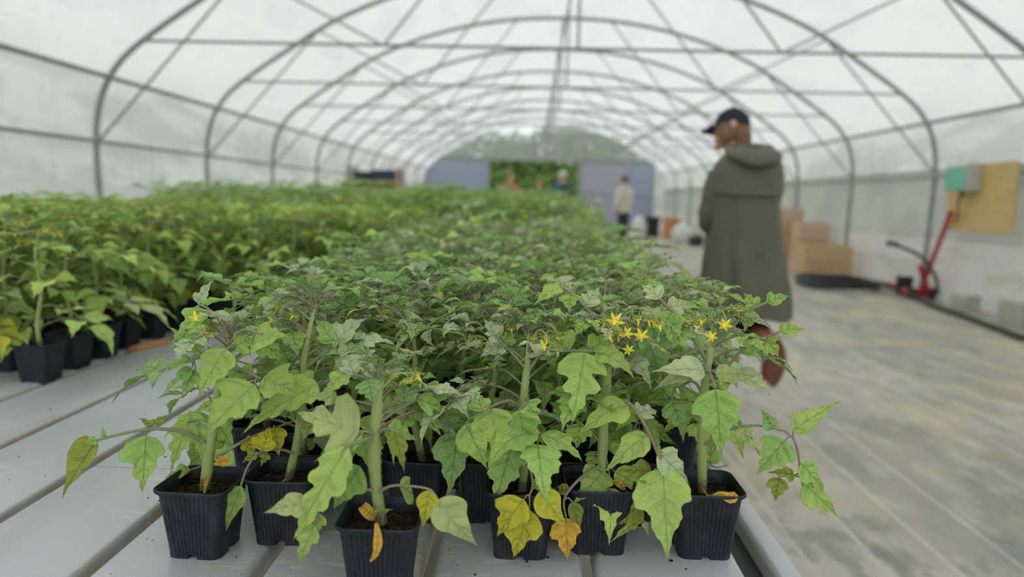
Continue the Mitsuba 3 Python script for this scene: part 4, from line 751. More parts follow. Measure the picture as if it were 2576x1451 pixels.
mat('trouser_dark', (0.030, 0.026, 0.030), 0.85, 0.0, 0.2)
mat('boot_brown', lambda p, n, uv: mix((0.30, 0.105, 0.050), (0.40, 0.15, 0.075), fbm(p.x * 20, p.y * 20, p.z * 20, 3)), 0.5)
mat('sole_brown', (0.20, 0.075, 0.042), 0.7); mat('sole_dark', (0.055, 0.030, 0.022), 0.8)
mat('boot_black', (0.030, 0.031, 0.030), 0.5)
mat('beige_cloth', (0.58, 0.56, 0.44), 0.85); mat('white_cloth', (0.74, 0.74, 0.74), 0.85); mat('navy_cloth', (0.03, 0.035, 0.06), 0.85)
mat('teal_cloth', (0.045, 0.17, 0.20), 0.85); mat('grey_cloth', (0.25, 0.25, 0.26), 0.85); mat('red_cloth', (0.50, 0.16, 0.13), 0.85)

# the walker in the olive parka; local axes: x to her right, y the way she walks, z up
def parka():
    """The coat's body from the hem to the collar, with its folds."""
    prof_ = [(0.555, 0.240, 0.200), (0.62, 0.236, 0.196), (0.75, 0.220, 0.184), (0.90, 0.202, 0.170), (1.02, 0.188, 0.158), (1.14, 0.180, 0.150), (1.24, 0.182, 0.148), (1.31, 0.186, 0.142), (1.36, 0.174, 0.125), (1.40, 0.142, 0.105), (1.44, 0.092, 0.085), (1.47, 0.070, 0.075)]
    zs = np.concatenate([np.linspace(0.555, 1.30, 34), np.linspace(1.31, 1.47, 12)]); a = np.linspace(0, 2 * np.pi, 97)[:-1]; rings = []
    for z in zs:
        w = np.interp(z, [p[0] for p in prof_], [p[1] for p in prof_]); d = np.interp(z, [p[0] for p in prof_], [p[2] for p in prof_]); g = np.clip((1.26 - z) / 0.55, 0, 1)
        fold = 1 + g * (0.070 * np.sin(7 * a + 1.2 + 0.8 * z) + 0.045 * np.sin(11 * a + 3 * z + 0.5) + 0.012 * np.sin(19 * a + 2)) + 0.006 * np.sin(5 * a + 14 * z)
        x = w * np.sign(np.cos(a)) * np.abs(np.cos(a)) ** 0.86 * fold; y = d * np.sin(a) * fold - 0.012 * g
        rings.append(np.stack([x + 0.025 * g * g, y - 0.02 * (z > 1.2) * (z - 1.2), z + g ** 6 * (0.018 * np.sin(2 * a + 0.8) - 0.03 * np.cos(a) - 0.025 * np.sin(a))], 1))
    return loft(rings, False, False)
def yoke():
    """The loose flap over the shoulders, its lower edge standing off the back."""
    P = []
    for u in np.linspace(0, 1, 14):
        z = 1.425 - 0.215 * u; row = []
        for a in np.linspace(-math.pi * 0.97, -math.pi * 0.03, 34):
            w = np.interp(z, [1.20, 1.31, 1.36, 1.40, 1.44], [0.182, 0.188, 0.177, 0.146, 0.095]); d = np.interp(z, [1.20, 1.31, 1.36, 1.40, 1.44], [0.150, 0.143, 0.127, 0.106, 0.086]); k = 1.025 + 0.10 * u ** 2 * abs(math.sin(a)) + 0.01 * math.sin(9 * a)
            row.append((w * math.copysign(abs(math.cos(a)) ** 0.86, math.cos(a)) * k, d * math.sin(a) * k - 0.02 * max(0, z - 1.2), z - 0.012 * u * math.sin(a) ** 2))
        P.append(row)
    v, f = grid_sheet(np.array(P)); v2 = v.copy(); v2[:, :2] *= 0.985; n = len(v); edge = [k for k in range(13 * 34, 14 * 34)]
    q = [(edge[i], edge[i + 1], edge[i + 1] + n, edge[i] + n) for i in range(33)]
    return np.vstack([v, v2]), np.vstack([f, f[:, ::-1] + n, tri(q)])
def hood():
    P = []
    for b in np.linspace(0, 2 * np.pi, 15):                  # a slack roll of cloth around the neck, deep at the back
        row = []
        for a in np.linspace(-math.pi * 1.12, math.pi * 0.12, 40):
            back = max(0.0, -math.sin(a)); R0 = 0.098 + 0.060 * back; r_ = 0.022 + 0.026 * back ** 1.5 + 0.005 * math.sin(6 * a + b); zc = 1.452 - 0.060 * back
            row.append(((R0 + r_ * math.cos(b)) * math.cos(a) * 1.05, (R0 + r_ * math.cos(b)) * math.sin(a) * 0.92 - 0.012, zc + r_ * 0.8 * math.sin(b) - 0.55 * (r_ * math.cos(b)) * back))
        P.append(row)
    return grid_sheet(np.array(P))
def walker(key, pos, yaw):
    fr_ = frame(pos, yaw, 1.0); hd = V(-0.075, 0.085, 1.548); hy = 0.85
    hip, kl, al, kr, ar = V(-0.085, 0.02, 0.86), V(-0.09, 0.05, 0.47), V(-0.098, 0.02, 0.095), V(0.085, 0.14, 0.50), V(0.112, -0.15, 0.425)
    sl, el_, wl = V(-0.145, 0.0, 1.310), V(-0.172, 0.05, 1.07), V(-0.085, 0.205, 0.99); sr_, er, wr = V(0.138, 0.01, 1.310), V(0.145, 0.07, 1.08), V(0.08, 0.21, 1.0)
    bones = [(V(0, 0, 0.92), 0.12, V(0, 0, 1.22), 0.12), (V(-0.10, 0, 1.31), 0.045, V(0.10, 0, 1.31), 0.045), (V(0, 0.01, 1.33), 0.08, V(-0.01, 0.02, 1.42), 0.060), (V(-0.01, 0.02, 1.40), 0.054, hd - V(0, 0.02, 0.05), 0.050),
             (hip, 0.082, kl, 0.055), (kl, 0.054, al, 0.040), (V(0.085, 0.02, 0.86), 0.082, kr, 0.055), (kr, 0.054, ar, 0.040),
             (sl, 0.036, el_, 0.034), (el_, 0.034, wl, 0.027), (sr_, 0.036, er, 0.034), (er, 0.040, wr, 0.027)] + hand_bones(wl, V(0.55, 0.8, -0.1), V(0.3, 0.2, -1), 1) + hand_bones(wr, V(-0.5, 0.85, -0.05), V(-0.3, 0.2, -1), -1)
    add(key, fr_(limb_body(bones, head_solids(hd, hy, 0.95), 0.014)), 'm_skin', True)
    add(key + '__coat', fr_(parka()), 'm_olive', True); labels[key + '__coat'] = {'label': 'long olive parka'}
    add(key + '__coat__shoulder_flap', fr_(yoke()), 'm_olive', 40); add(key + '__coat__hood', fr_(hood()), 'm_olive', True)
    for s, a, b, c in (('coat__sleeve', sl, el_, wl), ('coat__sleeve_001', sr_, er, wr)):
        p = spline([a + V(0, 0, 0.012), (a + b) / 2, b, b + (c - b) * 0.55, c - unit(c - b) * 0.01], 30); u = np.linspace(0, 1, 30)
        rr = np.interp(u, [0, 0.15, 0.5, 1], [0.056, 0.070, 0.062, 0.052]) * (1 + 0.05 * np.sin(u * 34) * np.clip(1 - np.abs(u - 0.5) * 3, 0.2, 1)); m = tube(p, rr, 20, False); add(key + '__' + s, fr_(m), 'm_olive', True)
    for s, a, b in (('trousers', (V(-0.085, 0.02, 0.86), 0.098, kl, 0.072), (kl, 0.072, al + V(0, 0, 0.09), 0.060)), ('trousers_001', (V(0.085, 0.02, 0.86), 0.098, kr, 0.072), (kr, 0.072, ar + V(0, 0.11, 0.04), 0.060))):
        add(key + '__' + s, fr_(limb_body([a, b], (), 0.025)), 'm_trouser_dark', True)
    up, so = shoe(al, V(-0.08, 1, 0.0), V(0, 0, 1)); add(key + '__boot', fr_(up), 'm_boot_black', True); add(key + '__boot__sole', fr_(so), 'm_sole_dark', 30); labels[key + '__boot'] = {'label': 'dark boot on the ground'}
    add(key + '__boot__shaft', fr_(tube([al + V(0, 0, -0.03), al + V(0, 0.005, 0.06), al + V(0, 0.01, 0.13)], [0.054, 0.058, 0.062], 18)), 'm_boot_black', True)
    sh = unit(ar - kr); toe = unit(V(0.14, 0.42, -0.90)); upv = V(-0.12, 0.9, 0.4); upv = unit(upv - toe * (upv @ toe)); up2, so2 = shoe(ar, toe, upv, 1.12)
    add(key + '__boot_001', fr_(up2), 'm_boot_brown', True); add(key + '__boot_001__sole', fr_(so2), 'm_sole_brown', 30); labels[key + '__boot_001'] = {'label': 'brown boot lifted behind'}
    add(key + '__boot_001__shaft', fr_(tube([ar + V(0, 0.02, 0), ar - sh * 0.06, ar - sh * 0.11], [0.062, 0.066, 0.070], 18)), 'm_boot_brown', True)
    R = rotz(hy); hq = lambda m: (m[0] @ R.T + hd, m[1])
    an = np.linspace(0, 2 * np.pi, 64, endpoint=False); rg = [np.stack([0.080 * math.cos(e) * np.cos(an) * (1 + 0.008 * np.cos(6 * an)), 0.096 * math.cos(e) * np.sin(an) * (1 + 0.008 * np.cos(6 * an)) - 0.010, np.full(64, 0.026 + 0.094 * math.sin(e))], 1) for e in np.linspace(0, 1.52, 14)]
    add(key + '__cap', fr_(hq(loft(rg, False, True))), 'm_cap_navy', True); labels[key + '__cap'] = {'label': 'dark navy cap'}
    P = [[(0.078 * math.sin(t) * (1 - 0.06 * u), 0.055 + 0.045 * math.cos(t) + 0.066 * u * math.cos(t * 0.9), 0.032 - 0.030 * u - 0.018 * (math.sin(t)) ** 2 * u - 0.012 * k) for t in np.linspace(-1.25, 1.25, 19)] for k in (0, 1) for u in (np.linspace(0, 1, 7) if k == 0 else np.linspace(1, 0, 7))]
    add(key + '__cap__brim', fr_(hq(grid_sheet(np.array(P)))), 'm_cap_navy', 40); add(key + '__cap__button', fr_(hq(blob(V(0, -0.010, 0.121), V(0.009, 0.009, 0.005), 1, 0, 1, 1))), 'm_cap_navy', True)
    hs = [ell((0, -0.024, 0.010), (0.078, 0.082, 0.095)), m3.Manifold.batch_hull([ell((0, -0.055, -0.02), (0.070, 0.060, 0.05)), ell((0.0, -0.075, -0.13), (0.052, 0.045, 0.05))]), m3.Manifold.batch_hull([ell((-0.01, -0.07, -0.11), (0.05, 0.045, 0.04)), ell((-0.045, -0.088, -0.19), (0.034, 0.034, 0.045))]), ell((0.072, -0.006, -0.02), (0.017, 0.045, 0.065)), ell((-0.072, -0.006, -0.02), (0.017, 0.045, 0.065))]
    cut = ell((0, 0.075, -0.01), (0.066, 0.075, 0.095)); h = hs[0]
    for q in hs[1:]: h = h + q
    h = (h - cut).refine_to_length(0.012).to_mesh(); hv = h.vert_properties[:, :3].copy(); hv += (meshkit.fbm(hv * [90, 90, 14], 2, 3) - 0.5)[:, None] * 0.010 * unit(V(0.3, -0.9, 0)); add(key + '__hair', fr_(hq((hv, h.tri_verts))), 'm_hair_brown', True); labels[key + '__hair'] = {'label': 'long brown hair tucked into the hood'}
ft = atz(1862, 1040, 0.0)
walker('person', (ft[0] - 0.045, ft[1] + 0.0, 0.0), 0.06)
tag('person', 'person in long olive parka and dark cap walking away along the aisle, one heel lifted', 'person')

def bystander(key, pos, yaw, h, top, bottom, hair_m, label, sleeves=None, long_hair=False, arm=0.0, pack=None, shoes='m_boot_brown'):
    s = h / 1.70; fr_ = frame(pos, yaw, s); hd = V(0, 0.03, 1.585)
    J = {'l': (V(-0.09, 0.0, 0.90), V(-0.10, 0.03, 0.49), V(-0.11, 0.0, 0.09)), 'r': (V(0.09, 0.0, 0.90), V(0.10, 0.05, 0.49), V(0.10, 0.03, 0.09))}
    A = {'l': (V(-0.19, 0, 1.40), V(-0.235, 0.02, 1.12), V(-0.20, 0.10 + arm, 0.90 + arm)), 'r': (V(0.19, 0, 1.40), V(0.235, 0.02, 1.12), V(0.20, 0.12 + arm, 0.90 + arm))}
    bones = [(V(0, 0, 0.95), 0.105, V(0, 0, 1.25), 0.110), (V(-0.11, 0, 1.36), 0.042, V(0.11, 0, 1.36), 0.042), (V(0, 0.0, 1.34), 0.07, V(0, 0.015, 1.46), 0.055), (V(0, 0.015, 1.44), 0.05, hd - V(0, 0.02, 0.05), 0.05)]
    for q in 'lr': bones += [(J[q][0], 0.08, J[q][1], 0.053), (J[q][1], 0.053, J[q][2], 0.038), (A[q][0] - V(0, 0, 0.02), 0.038, A[q][1], 0.034), (A[q][1], 0.034, A[q][2], 0.026)] + hand_bones(A[q][2], A[q][2] - A[q][1], V(-1 if q == 'r' else 1, 0, 0.1), 1 if q == 'l' else -1)
    add(key, fr_(limb_body(bones, head_solids(hd, 0.0), 0.022)), 'm_skin', True)
    a = np.linspace(0, 2 * np.pi, 41)[:-1]; rings = [np.stack([w * np.cos(a) * (1 + 0.02 * np.sin(7 * a + 9 * z)), d * np.sin(a) * (1 + 0.02 * np.sin(5 * a + 7 * z)), np.full(40, z)], 1) for z, w, d in ((0.82, 0.190, 0.145), (0.90, 0.187, 0.145), (1.02, 0.176, 0.140), (1.14, 0.178, 0.140), (1.26, 0.192, 0.143), (1.36, 0.200, 0.130), (1.42, 0.165, 0.105), (1.455, 0.085, 0.08), (1.475, 0.064, 0.068))]
    add(key + '__jacket', fr_(loft(rings, False, False)), top, True)
    for k, q in enumerate('lr'):
        add(key + '__' + num('sleeve', k), fr_(tube(spline([A[q][0] + V(0, 0, 0.01), A[q][1], A[q][2] - unit(A[q][2] - A[q][1]) * 0.02], 14), np.linspace(0.066, 0.042, 14), 16, False)), sleeves or top, True)
        add(key + '__' + num('trousers', k), fr_(limb_body([(J[q][0], 0.098, J[q][1], 0.070), (J[q][1], 0.070, J[q][2] + V(0, 0, 0.05), 0.055)], (), 0.04)), bottom, True)
        up, so = shoe(J[q][2], V(0, 1, 0), V(0, 0, 1)); add(key + '__' + num('shoe', k), fr_(up), shoes, True); add(key + '__' + num('shoe', k) + '__sole', fr_(so), 'm_sole_dark', 30)
    hs = ell(hd + V(0, -0.018, 0.035), (0.083, 0.098, 0.092))
    if long_hair: hs = hs + m3.Manifold.batch_hull([ell(hd + V(0, -0.05, 0.0), (0.08, 0.05, 0.05)), ell(hd + V(0, -0.06, -0.16), (0.07, 0.04, 0.04))])
    hs = (hs - ell(hd + V(0, 0.085, -0.02), (0.066, 0.070, 0.085))).refine_to_length(0.02).to_mesh(); add(key + '__hair', fr_((hs.vert_properties[:, :3].copy(), hs.tri_verts)), hair_m, True)
    if pack: add(key + '__backpack', fr_(box((-0.14, -0.27, 1.02), (0.14, -0.13, 1.42), 0.05)), pack, True); labels[key + '__backpack'] = {'label': 'navy backpack'}
    tag(key, label, 'person')
q = atz(1566, 618, 0.0); bystander('person_001', (q[0], q[1], 0), 0.7, 1.78, 'm_beige_cloth', 'm_navy_cloth', 'm_hair_dark', 'person in beige vest, white sleeves and dark trousers standing in the far aisle', 'm_white_cloth')
q = at(1416, 430, 14.6); bystander('person_002', (q[0], q[1], 0), 0.35, q[2], 'm_teal_cloth', 'm_navy_cloth', 'm_hair_grey', 'grey-haired person in teal jacket with navy backpack near the end doorway', None, False, 0.08, 'm_navy_cloth')
q = at(1357, 453, 18.8); bystander('person_003', (q[0], q[1], 0), 3.0, q[2], 'm_grey_cloth', 'm_navy_cloth', 'm_hair_brown', 'person facing this way before the open doorway, only the face above the plants')
q = at(1284, 434, 17.2); bystander('person_004', (q[0], q[1], 0), 3.6, q[2], 'm_red_cloth', 'm_navy_cloth', 'm_hair_brown', 'person at the left side of the open doorway, half hidden by the plants')

# ------------------------------------------------------------------ things along the walls
def thing(key, label, cat, parts, group=None):
    for k, m, b, *s in parts: add(key + ('__' + k if k else ''), m, b, s[0] if s else 30)
    tag(key, label, cat, group)
# plywood board with its control box on the right wall
WX = XC + 4.66
thing('plywood_board', 'tan plywood board fixed upright against the right wall', 'board', [('', box((WX - 0.018, 7.95, 0.90), (WX, 9.22, 1.675), 0.004), 'm_ply_board'), ('batten', box((WX, 8.02, 0.95), (WX + 0.05, 8.08, 1.62)), 'm_crate_wood'), ('batten_001', box((WX, 9.05, 0.95), (WX + 0.05, 9.11, 1.62)), 'm_crate_wood')])
bx = WX - 0.02
thing('control_box', 'grey electric box with a green front on the plywood board', 'electric box', [('body', box((bx - 0.17, 8.55, 1.36), (bx, 8.98, 1.68), 0.012), 'm_grey_plastic'), ('front', box((bx - 0.185, 8.585, 1.375), (bx - 0.168, 8.965, 1.635), 0.006), 'm_green_plastic'), ('lid_strip', box((bx - 0.18, 8.56, 1.64), (bx - 0.168, 8.97, 1.675)), 'm_white_plastic'), ('gland', tube([(bx - 0.09, 8.76, 1.37), (bx - 0.09, 8.76, 1.30)], 0.022, 10), 'm_dark_metal', 60), ('cable', tube(spline([(bx - 0.09, 8.76, 1.32), (bx - 0.10, 8.80, 1.22), (bx - 0.06, 8.84, 1.12), (bx - 0.05, 8.9, 1.0)], 16), 0.010, 8), 'm_dark_metal', 60)])
p0, p1 = atz(2368, 752, 0.0), at(2404, 535, 9.0); p1[0] = min(p1[0], bx - 0.06); p0[0] = min(p0[0], WX - 0.1)
thing('red_post', 'red steel post leaning below the electric box by the right wall', 'post', [('shaft', tube([p0, (p0 + p1) / 2, p1], [0.032, 0.031, 0.029], 14), 'm_red_paint', 60), ('foot_plate', box(p0 + V(-0.11, -0.09, -0.003), p0 + V(0.09, 0.09, 0.022), 0.005), 'm_red_paint'), ('cap', blob(p1, V(0.038, 0.038, 0.03), 1, 0, 1, 2), 'm_red_paint', True)])
# hand truck: red frame lying by the wall with its grey handle up
a = atz(2300, 742, 0.03); h0, h1, h2 = at(2252, 614, 9.5), at(2316, 645, 9.4), at(2372, 695, 9.25)
for q in (h0, h1, h2): q[0] = min(q[0], WX - 0.06)
w1 = atz(2336, 742, 0.05)
tp = at(2316, 668, 9.35); tp[0] = min(tp[0], WX - 0.1)
thing('hand_truck', 'red hand truck with a grey handle on the floor by the right wall', 'hand truck', [('handle', tube(spline([h0, h1, h2, w1 + V(0.12, 0, 0.03)], 20), 0.020, 8), 'm_dark_metal', 60), ('grip', tube([h0 + V(-0.10, 0, 0.012), h0, h0 + V(0.03, 0, -0.01)], 0.032, 8), 'm_rubber', 60),
    ('fork', tube([tp, w1], 0.038, 10), 'm_red_paint', 60), ('frame', box((a[0] - 0.15, a[1] - 0.10, 0.03), (w1[0] + 0.05, a[1] + 0.06, 0.12), 0.015), 'm_red_paint'),
    ('wheel', (lambda m: (m.vertices @ trimesh.transformations.rotation_matrix(math.pi / 2, [0, 1, 0])[:3, :3].T + V(a[0] - 0.12, a[1] - 0.15, 0.075), m.faces))(trimesh.creation.cylinder(0.075, 0.05, sections=24)), 'm_rubber'), ('wheel_001', (lambda m: (m.vertices @ trimesh.transformations.rotation_matrix(math.pi / 2, [0, 1, 0])[:3, :3].T + V(w1[0] + 0.03, a[1] - 0.15, 0.075), m.faces))(trimesh.creation.cylinder(0.075, 0.05, sections=24)), 'm_rubber')])
q0, q1 = atz(2190, 700, 0.05), atz(2258, 718, 0.05)
thing('red_bar', 'red bar lying behind the coiled black hose', 'bar', [('', tube([q0, (q0 + q1) / 2, q1], 0.04, 10), 'm_red_paint', 60), ('end_cap', blob(q1, V(0.06, 0.06, 0.045), 1, 0, 1, 2), 'm_red_paint', True)])
# hose
hc = atz(2165, 722, 0.0); hc[0] = min(hc[0], WX - 0.62); hp = []
for i in range(3 * 40):
    t = i / 40 * 2 * math.pi; r_ = 1.0 + 0.05 * math.sin(2.3 * t) - 0.01 * i / 40; hp.append(hc + V(0.50 * r_ * math.cos(t) - 0.05, 0.72 * r_ * math.sin(t), 0.03 + 0.030 * (i / 40) + 0.01 * math.sin(3 * t)))
tail = [hp[-1] + V(0.05, -0.1, -0.03)] + [V(min(atz(px, py, 0.04)[0], WX - 0.02), atz(px, py, 0.04)[1], 0.04) for px, py in ((2290, 742), (2360, 772), (2430, 796), (2500, 822), (2575, 850))]
thing('hose', 'thick black hose coiled on the floor by the right wall', 'hose', [('', tube(spline(hp[::4] + tail, 220), 0.028, 8), 'm_rubber', 60)])
# stones at the right edge
for i, (px, py, sx, sy, sz, m) in enumerate([(2466, 790, .10, .14, .10, 'm_concrete'), (2560, 815, .12, .18, .13, 'm_concrete'), (2478, 752, .07, .10, .12, 'm_dark_metal')]):
    g = atz(px, py, 0.0); g[0] = min(g[0], WX - sx - 0.02); g[1] = g[1] + (0.25 if i == 2 else 0.22 if i == 0 else -0.1)
    if i < 2: add(num('concrete_block', i), box(g + V(-sx, -sy, -0.002), g + V(sx, sy, 2 * sz), 0.02), m, 30); tag(num('concrete_block', i), ('smaller pale block' if i == 0 else 'larger pale block') + ' on the floor at the right wall, below the plywood board', 'block', 'blocks by the right wall')
    else: thing('black_bucket', 'small dark bucket behind the pale blocks at the right wall', 'bucket', [('body', loft([np.stack([r * np.cos(np.linspace(0, 6.2, 24)) + g[0], r * np.sin(np.linspace(0, 6.2, 24)) + g[1], np.full(24, z)], 1) for r, z in ((.09, 0), (.105, .22), (.112, .225), (.112, .24), (.10, .24), (.09, .03))], True, True), 'm_black_plastic'), ('handle', tube([g + V(.112 * math.cos(t), 0.0, .235 + .09 * math.sin(t)) for t in np.linspace(0, math.pi, 14)], .004, 6), 'm_galv', 60)])
# stacked wooden crates
def crate(key, c, sx, sy, sz, m, label, group):
    """Slatted crate: corner posts, boards on all sides with gaps, bottom."""
    n = max(2, int(round(sz / 0.085))); h = sz / n; b = 0
    for e in (-1, 1):
        for k in range(n):
            z0, z1 = c[2] + k * h + 0.006, c[2] + (k + 1) * h - 0.006
            add(key + '__' + num('board', b), box((c[0] - sx, c[1] + e * sy - 0.007, z0), (c[0] + sx, c[1] + e * sy + 0.007, z1)), m, False); b += 1
            add(key + '__' + num('board', b), box((c[0] + e * sx - 0.007, c[1] - sy + 0.008, z0), (c[0] + e * sx + 0.007, c[1] + sy - 0.008, z1)), m, False); b += 1
    for k, (ex_, ey_) in enumerate(((-1, -1), (1, -1), (1, 1), (-1, 1))):
        add(key + '__' + num('corner_post', k), box((c[0] + ex_ * (sx - 0.03) - 0.018, c[1] + ey_ * (sy - 0.03) - 0.018, c[2]), (c[0] + ex_ * (sx - 0.03) + 0.018, c[1] + ey_ * (sy - 0.03) + 0.018, c[2] + sz)), m, False)
    add(key + '__base', box((c[0] - sx + 0.01, c[1] - sy + 0.01, c[2] + 0.004), (c[0] + sx - 0.01, c[1] + sy - 0.01, c[2] + 0.016)), m, False); tag(key, label, 'crate', group)
ci = 0
def stack(px, py, w, hs, m, texts, depth=0.21, dy=0.0):
    global ci
    g = atz(px, py, 0.0); z = 0.0
    for h_, t in zip(hs, texts):
        crate(num('wooden_crate', ci), V(min(g[0], WX - w / 2 - 0.04) + 0.012 * math.sin(5 * ci), g[1] + depth + dy, z), w / 2, depth, h_, m if not isinstance(m, list) else m[ci % len(m)], t, 'wooden crates by the right wall'); z += h_ + 0.001; ci += 1
stack(2092, 704, 0.74, (0.27, 0.26), 'm_crate_wood', ('lower slatted crate of the low front stack by the coiled hose', 'upper slatted crate of the low front stack by the coiled hose'))
stack(2062, 688, 0.50, (0.29, 0.28, 0.29), ['m_crate_wood', 'm_crate_pink', 'm_crate_pink'], ('bottom crate of the stack behind the low front crates', 'middle crate of the stack behind the low front crates', 'top pinkish crate of the stack behind the low front crates'))
stack(2000, 684, 0.40, (0.29, 0.29, 0.28, 0.24), ['m_crate_pink', 'm_crate_wood'], ('bottom crate of the tallest stack beside the walker', 'second crate of the tallest stack beside the walker', 'third crate of the tallest stack beside the walker', 'top crate of the tallest stack beside the walker'), 0.2, 0.35)
# the heap of tubs and sacks down the aisle
def lathe(c, pts, n=28): 
    a = np.linspace(0, 2 * np.pi, n, endpoint=False); return loft([np.stack([c[0] + r * np.cos(a), c[1] + r * np.sin(a), np.full(n, c[2] + z)], 1) for r, z in pts], True, True)
def sack(c, rx, ry, rz_, seed):
    v, f = blob(V(0, 0, 0), V(1, 1, 1), seed, 0.22, 1.6, 4); v = v * V(rx, ry, rz_); v[:, 2] = np.maximum(v[:, 2], -0.80 * rz_); return v + c + V(0, 0, 0.80 * rz_), f
def floor_at(px, py): return atz(px, py, 0.0)
g = floor_at(1606, 598); thing('white_sack', 'tall white sack leaning in the far aisle beside the person in the beige vest', 'sack', [('', sack(g, 0.22, 0.2, 0.40, 1), 'm_white_cloth', True), ('tie', tube([g + V(0.06 + 0.05 * math.cos(t), 0.05 * math.sin(t), 0.66) for t in np.linspace(0, 6.28, 14)], 0.02, 6), 'm_white_cloth', True)])
def tub(key, px, py, w, d, h_, m, label, cat='tub'):
    g = floor_at(px, py); r2 = lambda k, z: np.column_stack([rsq(1, 0.12, 4) * V(w, d) * k + g[:2] + V(0, d / 2), np.full(32, z)])
    thing(key, label, cat, [('body', loft([r2(0.86, 0), r2(0.97, h_ * 0.93), r2(1.0, h_ * 0.935), r2(1.0, h_), r2(0.94, h_), r2(0.84, 0.03)], True, True), m), ('rim', join([box((g[0] - w / 2 - 0.01, g[1] - 0.012, h_ * 0.93), (g[0] + w / 2 + 0.01, g[1] + 0.004, h_ * 1.0))]), m)])
tub('black_tub', 1642, 596, 0.46, 0.5, 0.66, 'm_black_plastic', 'black plastic tub in the far aisle right of the white sack')
tub('orange_box', 1690, 602, 0.52, 0.5, 0.66, 'm_orange_box', 'orange-brown box in the far aisle right of the black tub', 'box')
tub('green_tub', 1744, 588, 0.62, 0.5, 0.70, 'm_dark_green', 'dark green tub in the far aisle half behind the walker')
g = floor_at(1716, 612); thing('white_sack_001', 'round white sack in front of the orange-brown box', 'sack', [('', sack(g, 0.30, 0.26, 0.30, 2), 'm_white_cloth', True), ('knot', blob(g + V(-0.1, 0, 0.50), V(0.06, 0.06, 0.05), 3, 0.2), 'm_white_cloth', True)])
g = floor_at(1750, 618); thing('black_sack', 'small black sack beside the round white sack near the walker', 'sack', [('', sack(g, 0.20, 0.2, 0.17, 4), 'm_rubber', True), ('knot', blob(g + V(0.05, 0, 0.29), V(0.04, 0.04, 0.04), 3, 0.2), 'm_rubber', True)])
# shelf rack at the left, far back
sx0, sx1, sy = at(884, 470, 17.0)[0], at(1000, 470, 17.0)[0], 17.0
thing('shelf_rack', 'wooden shelf rack at the far left end of the bench', 'shelf rack', [(num('post', k), box((x - 0.03, y - 0.03, 0), (x + 0.03, y + 0.03, 1.82)), 'm_shelf_wood') for k, (x, y) in enumerate(((sx0, sy), (sx1, sy), (sx0, sy + 0.5), (sx1, sy + 0.5)))]
      + [(num('shelf', k), box((sx0 - 0.03, sy - 0.03, z), (sx1 + 0.03, sy + 0.53, z + 0.03)), 'm_shelf_wood') for k, z in enumerate((0.5, 1.0, 1.46))] + [('back_panel', box((sx0, sy + 0.5, 0.5), (sx1, sy + 0.52, 1.46)), 'm_shelf_wood')])
def small_crate(key, x0, x1, y0, y1, z, h_, m, label, group=None):
    b = [box((x0, y0, z), (x1, y1, z + 0.015)), box((x0, y0, z), (x0 + 0.015, y1, z + h_)), box((x1 - 0.015, y0, z), (x1, y1, z + h_)), box((x0, y0, z), (x1, y0 + 0.015, z + h_)), box((x0, y1 - 0.015, z), (x1, y1, z + h_))]
    thing(key, label, 'crate', [('body', join(b), m, False), ('rim', box((x0 - 0.01, y0 - 0.01, z + h_ - 0.03), (x1 + 0.01, y0, z + h_)), m, False), ('rim_001', box((x0 - 0.01, y1, z + h_ - 0.03), (x1 + 0.01, y1 + 0.01, z + h_)), m, False)], group)
xm = (sx0 + sx1) / 2
small_crate('plastic_crate', sx0 + 0.04, xm - 0.1, sy, sy + 0.45, 1.492, 0.20, 'm_navy_plastic', 'left dark crate on top of the wooden shelf rack', 'dark crates on the shelf rack')
small_crate('plastic_crate_001', xm - 0.04, sx1 + 0.0, sy, sy + 0.45, 1.492, 0.24, 'm_navy_plastic', 'right dark crate on top of the wooden shelf rack', 'dark crates on the shelf rack')
small_crate('white_crate', xm - 0.18, xm + 0.30, sy + 0.05, sy + 0.45, 1.032, 0.28, 'm_white_plastic', 'white crate on the middle board of the wooden shelf rack')
g = at(1070, 500, 12.4); thing('white_bucket', 'tall white bucket standing among the plants at the far end of the bench', 'bucket', [('body', lathe(V(g[0], 12.9, BZ), ((0.12, 0), (0.145, 0.60), (0.155, 0.605), (0.155, 0.62), (0.14, 0.62), (0.12, 0.02))), 'm_white_plastic'), ('handle', tube([V(g[0] + 0.155 * math.cos(t), 12.9, BZ + 0.61 + 0.11 * math.sin(t)) for t in np.linspace(0, math.pi, 14)], 0.006, 6), 'm_galv', 60)])
for i, (px, x, lab) in enumerate(((262, -3.45, 'left teal crate stacked behind the flowering plants by the left wall'), (318, -3.45, 'right teal crate stacked behind the flowering plants by the left wall'))):
    g = at(px, 548, 5.35 + 0.55 * i); small_crate(num('teal_crate', i), g[0] - 0.13, g[0] + 0.13, g[1] - 0.15, g[1] + 0.15, 0.895, 0.15, 'm_teal_plastic', lab, 'teal crates by the left wall')
y0c = 5.1; xa = at(262, 548, 5.35)[0]
thing('side_table', 'low metal table by the left wall under the teal crates', 'table', [('top', box((xa - 0.45, y0c, 0.86), (xa + 0.75, 6.3, 0.893)), 'm_galv', False)] + [(num('leg', k), box((x - 0.02, y - 0.02, 0), (x + 0.02, y + 0.02, 0.86)), 'm_galv', False) for k, (x, y) in enumerate(((xa - 0.4, y0c + 0.05), (xa + 0.7, y0c + 0.05), (xa + 0.7, 6.25), (xa - 0.4, 6.25)))])
a, e = atz(335, 884, BZ), atz(418, 864, BZ); ex_ = unit(e - a); thing('wooden_stick', 'flat rust-brown wooden stick lying on the bench before the left block of pots', 'stick', [('', obox((a + e) / 2 + V(0, 0, 0.0065), ex_, np.cross(V(0, 0, 1), ex_), V(0, 0, 1), np.linalg.norm(e - a) / 2, 0.016, 0.006, 0.002), 'm_orange_box')])
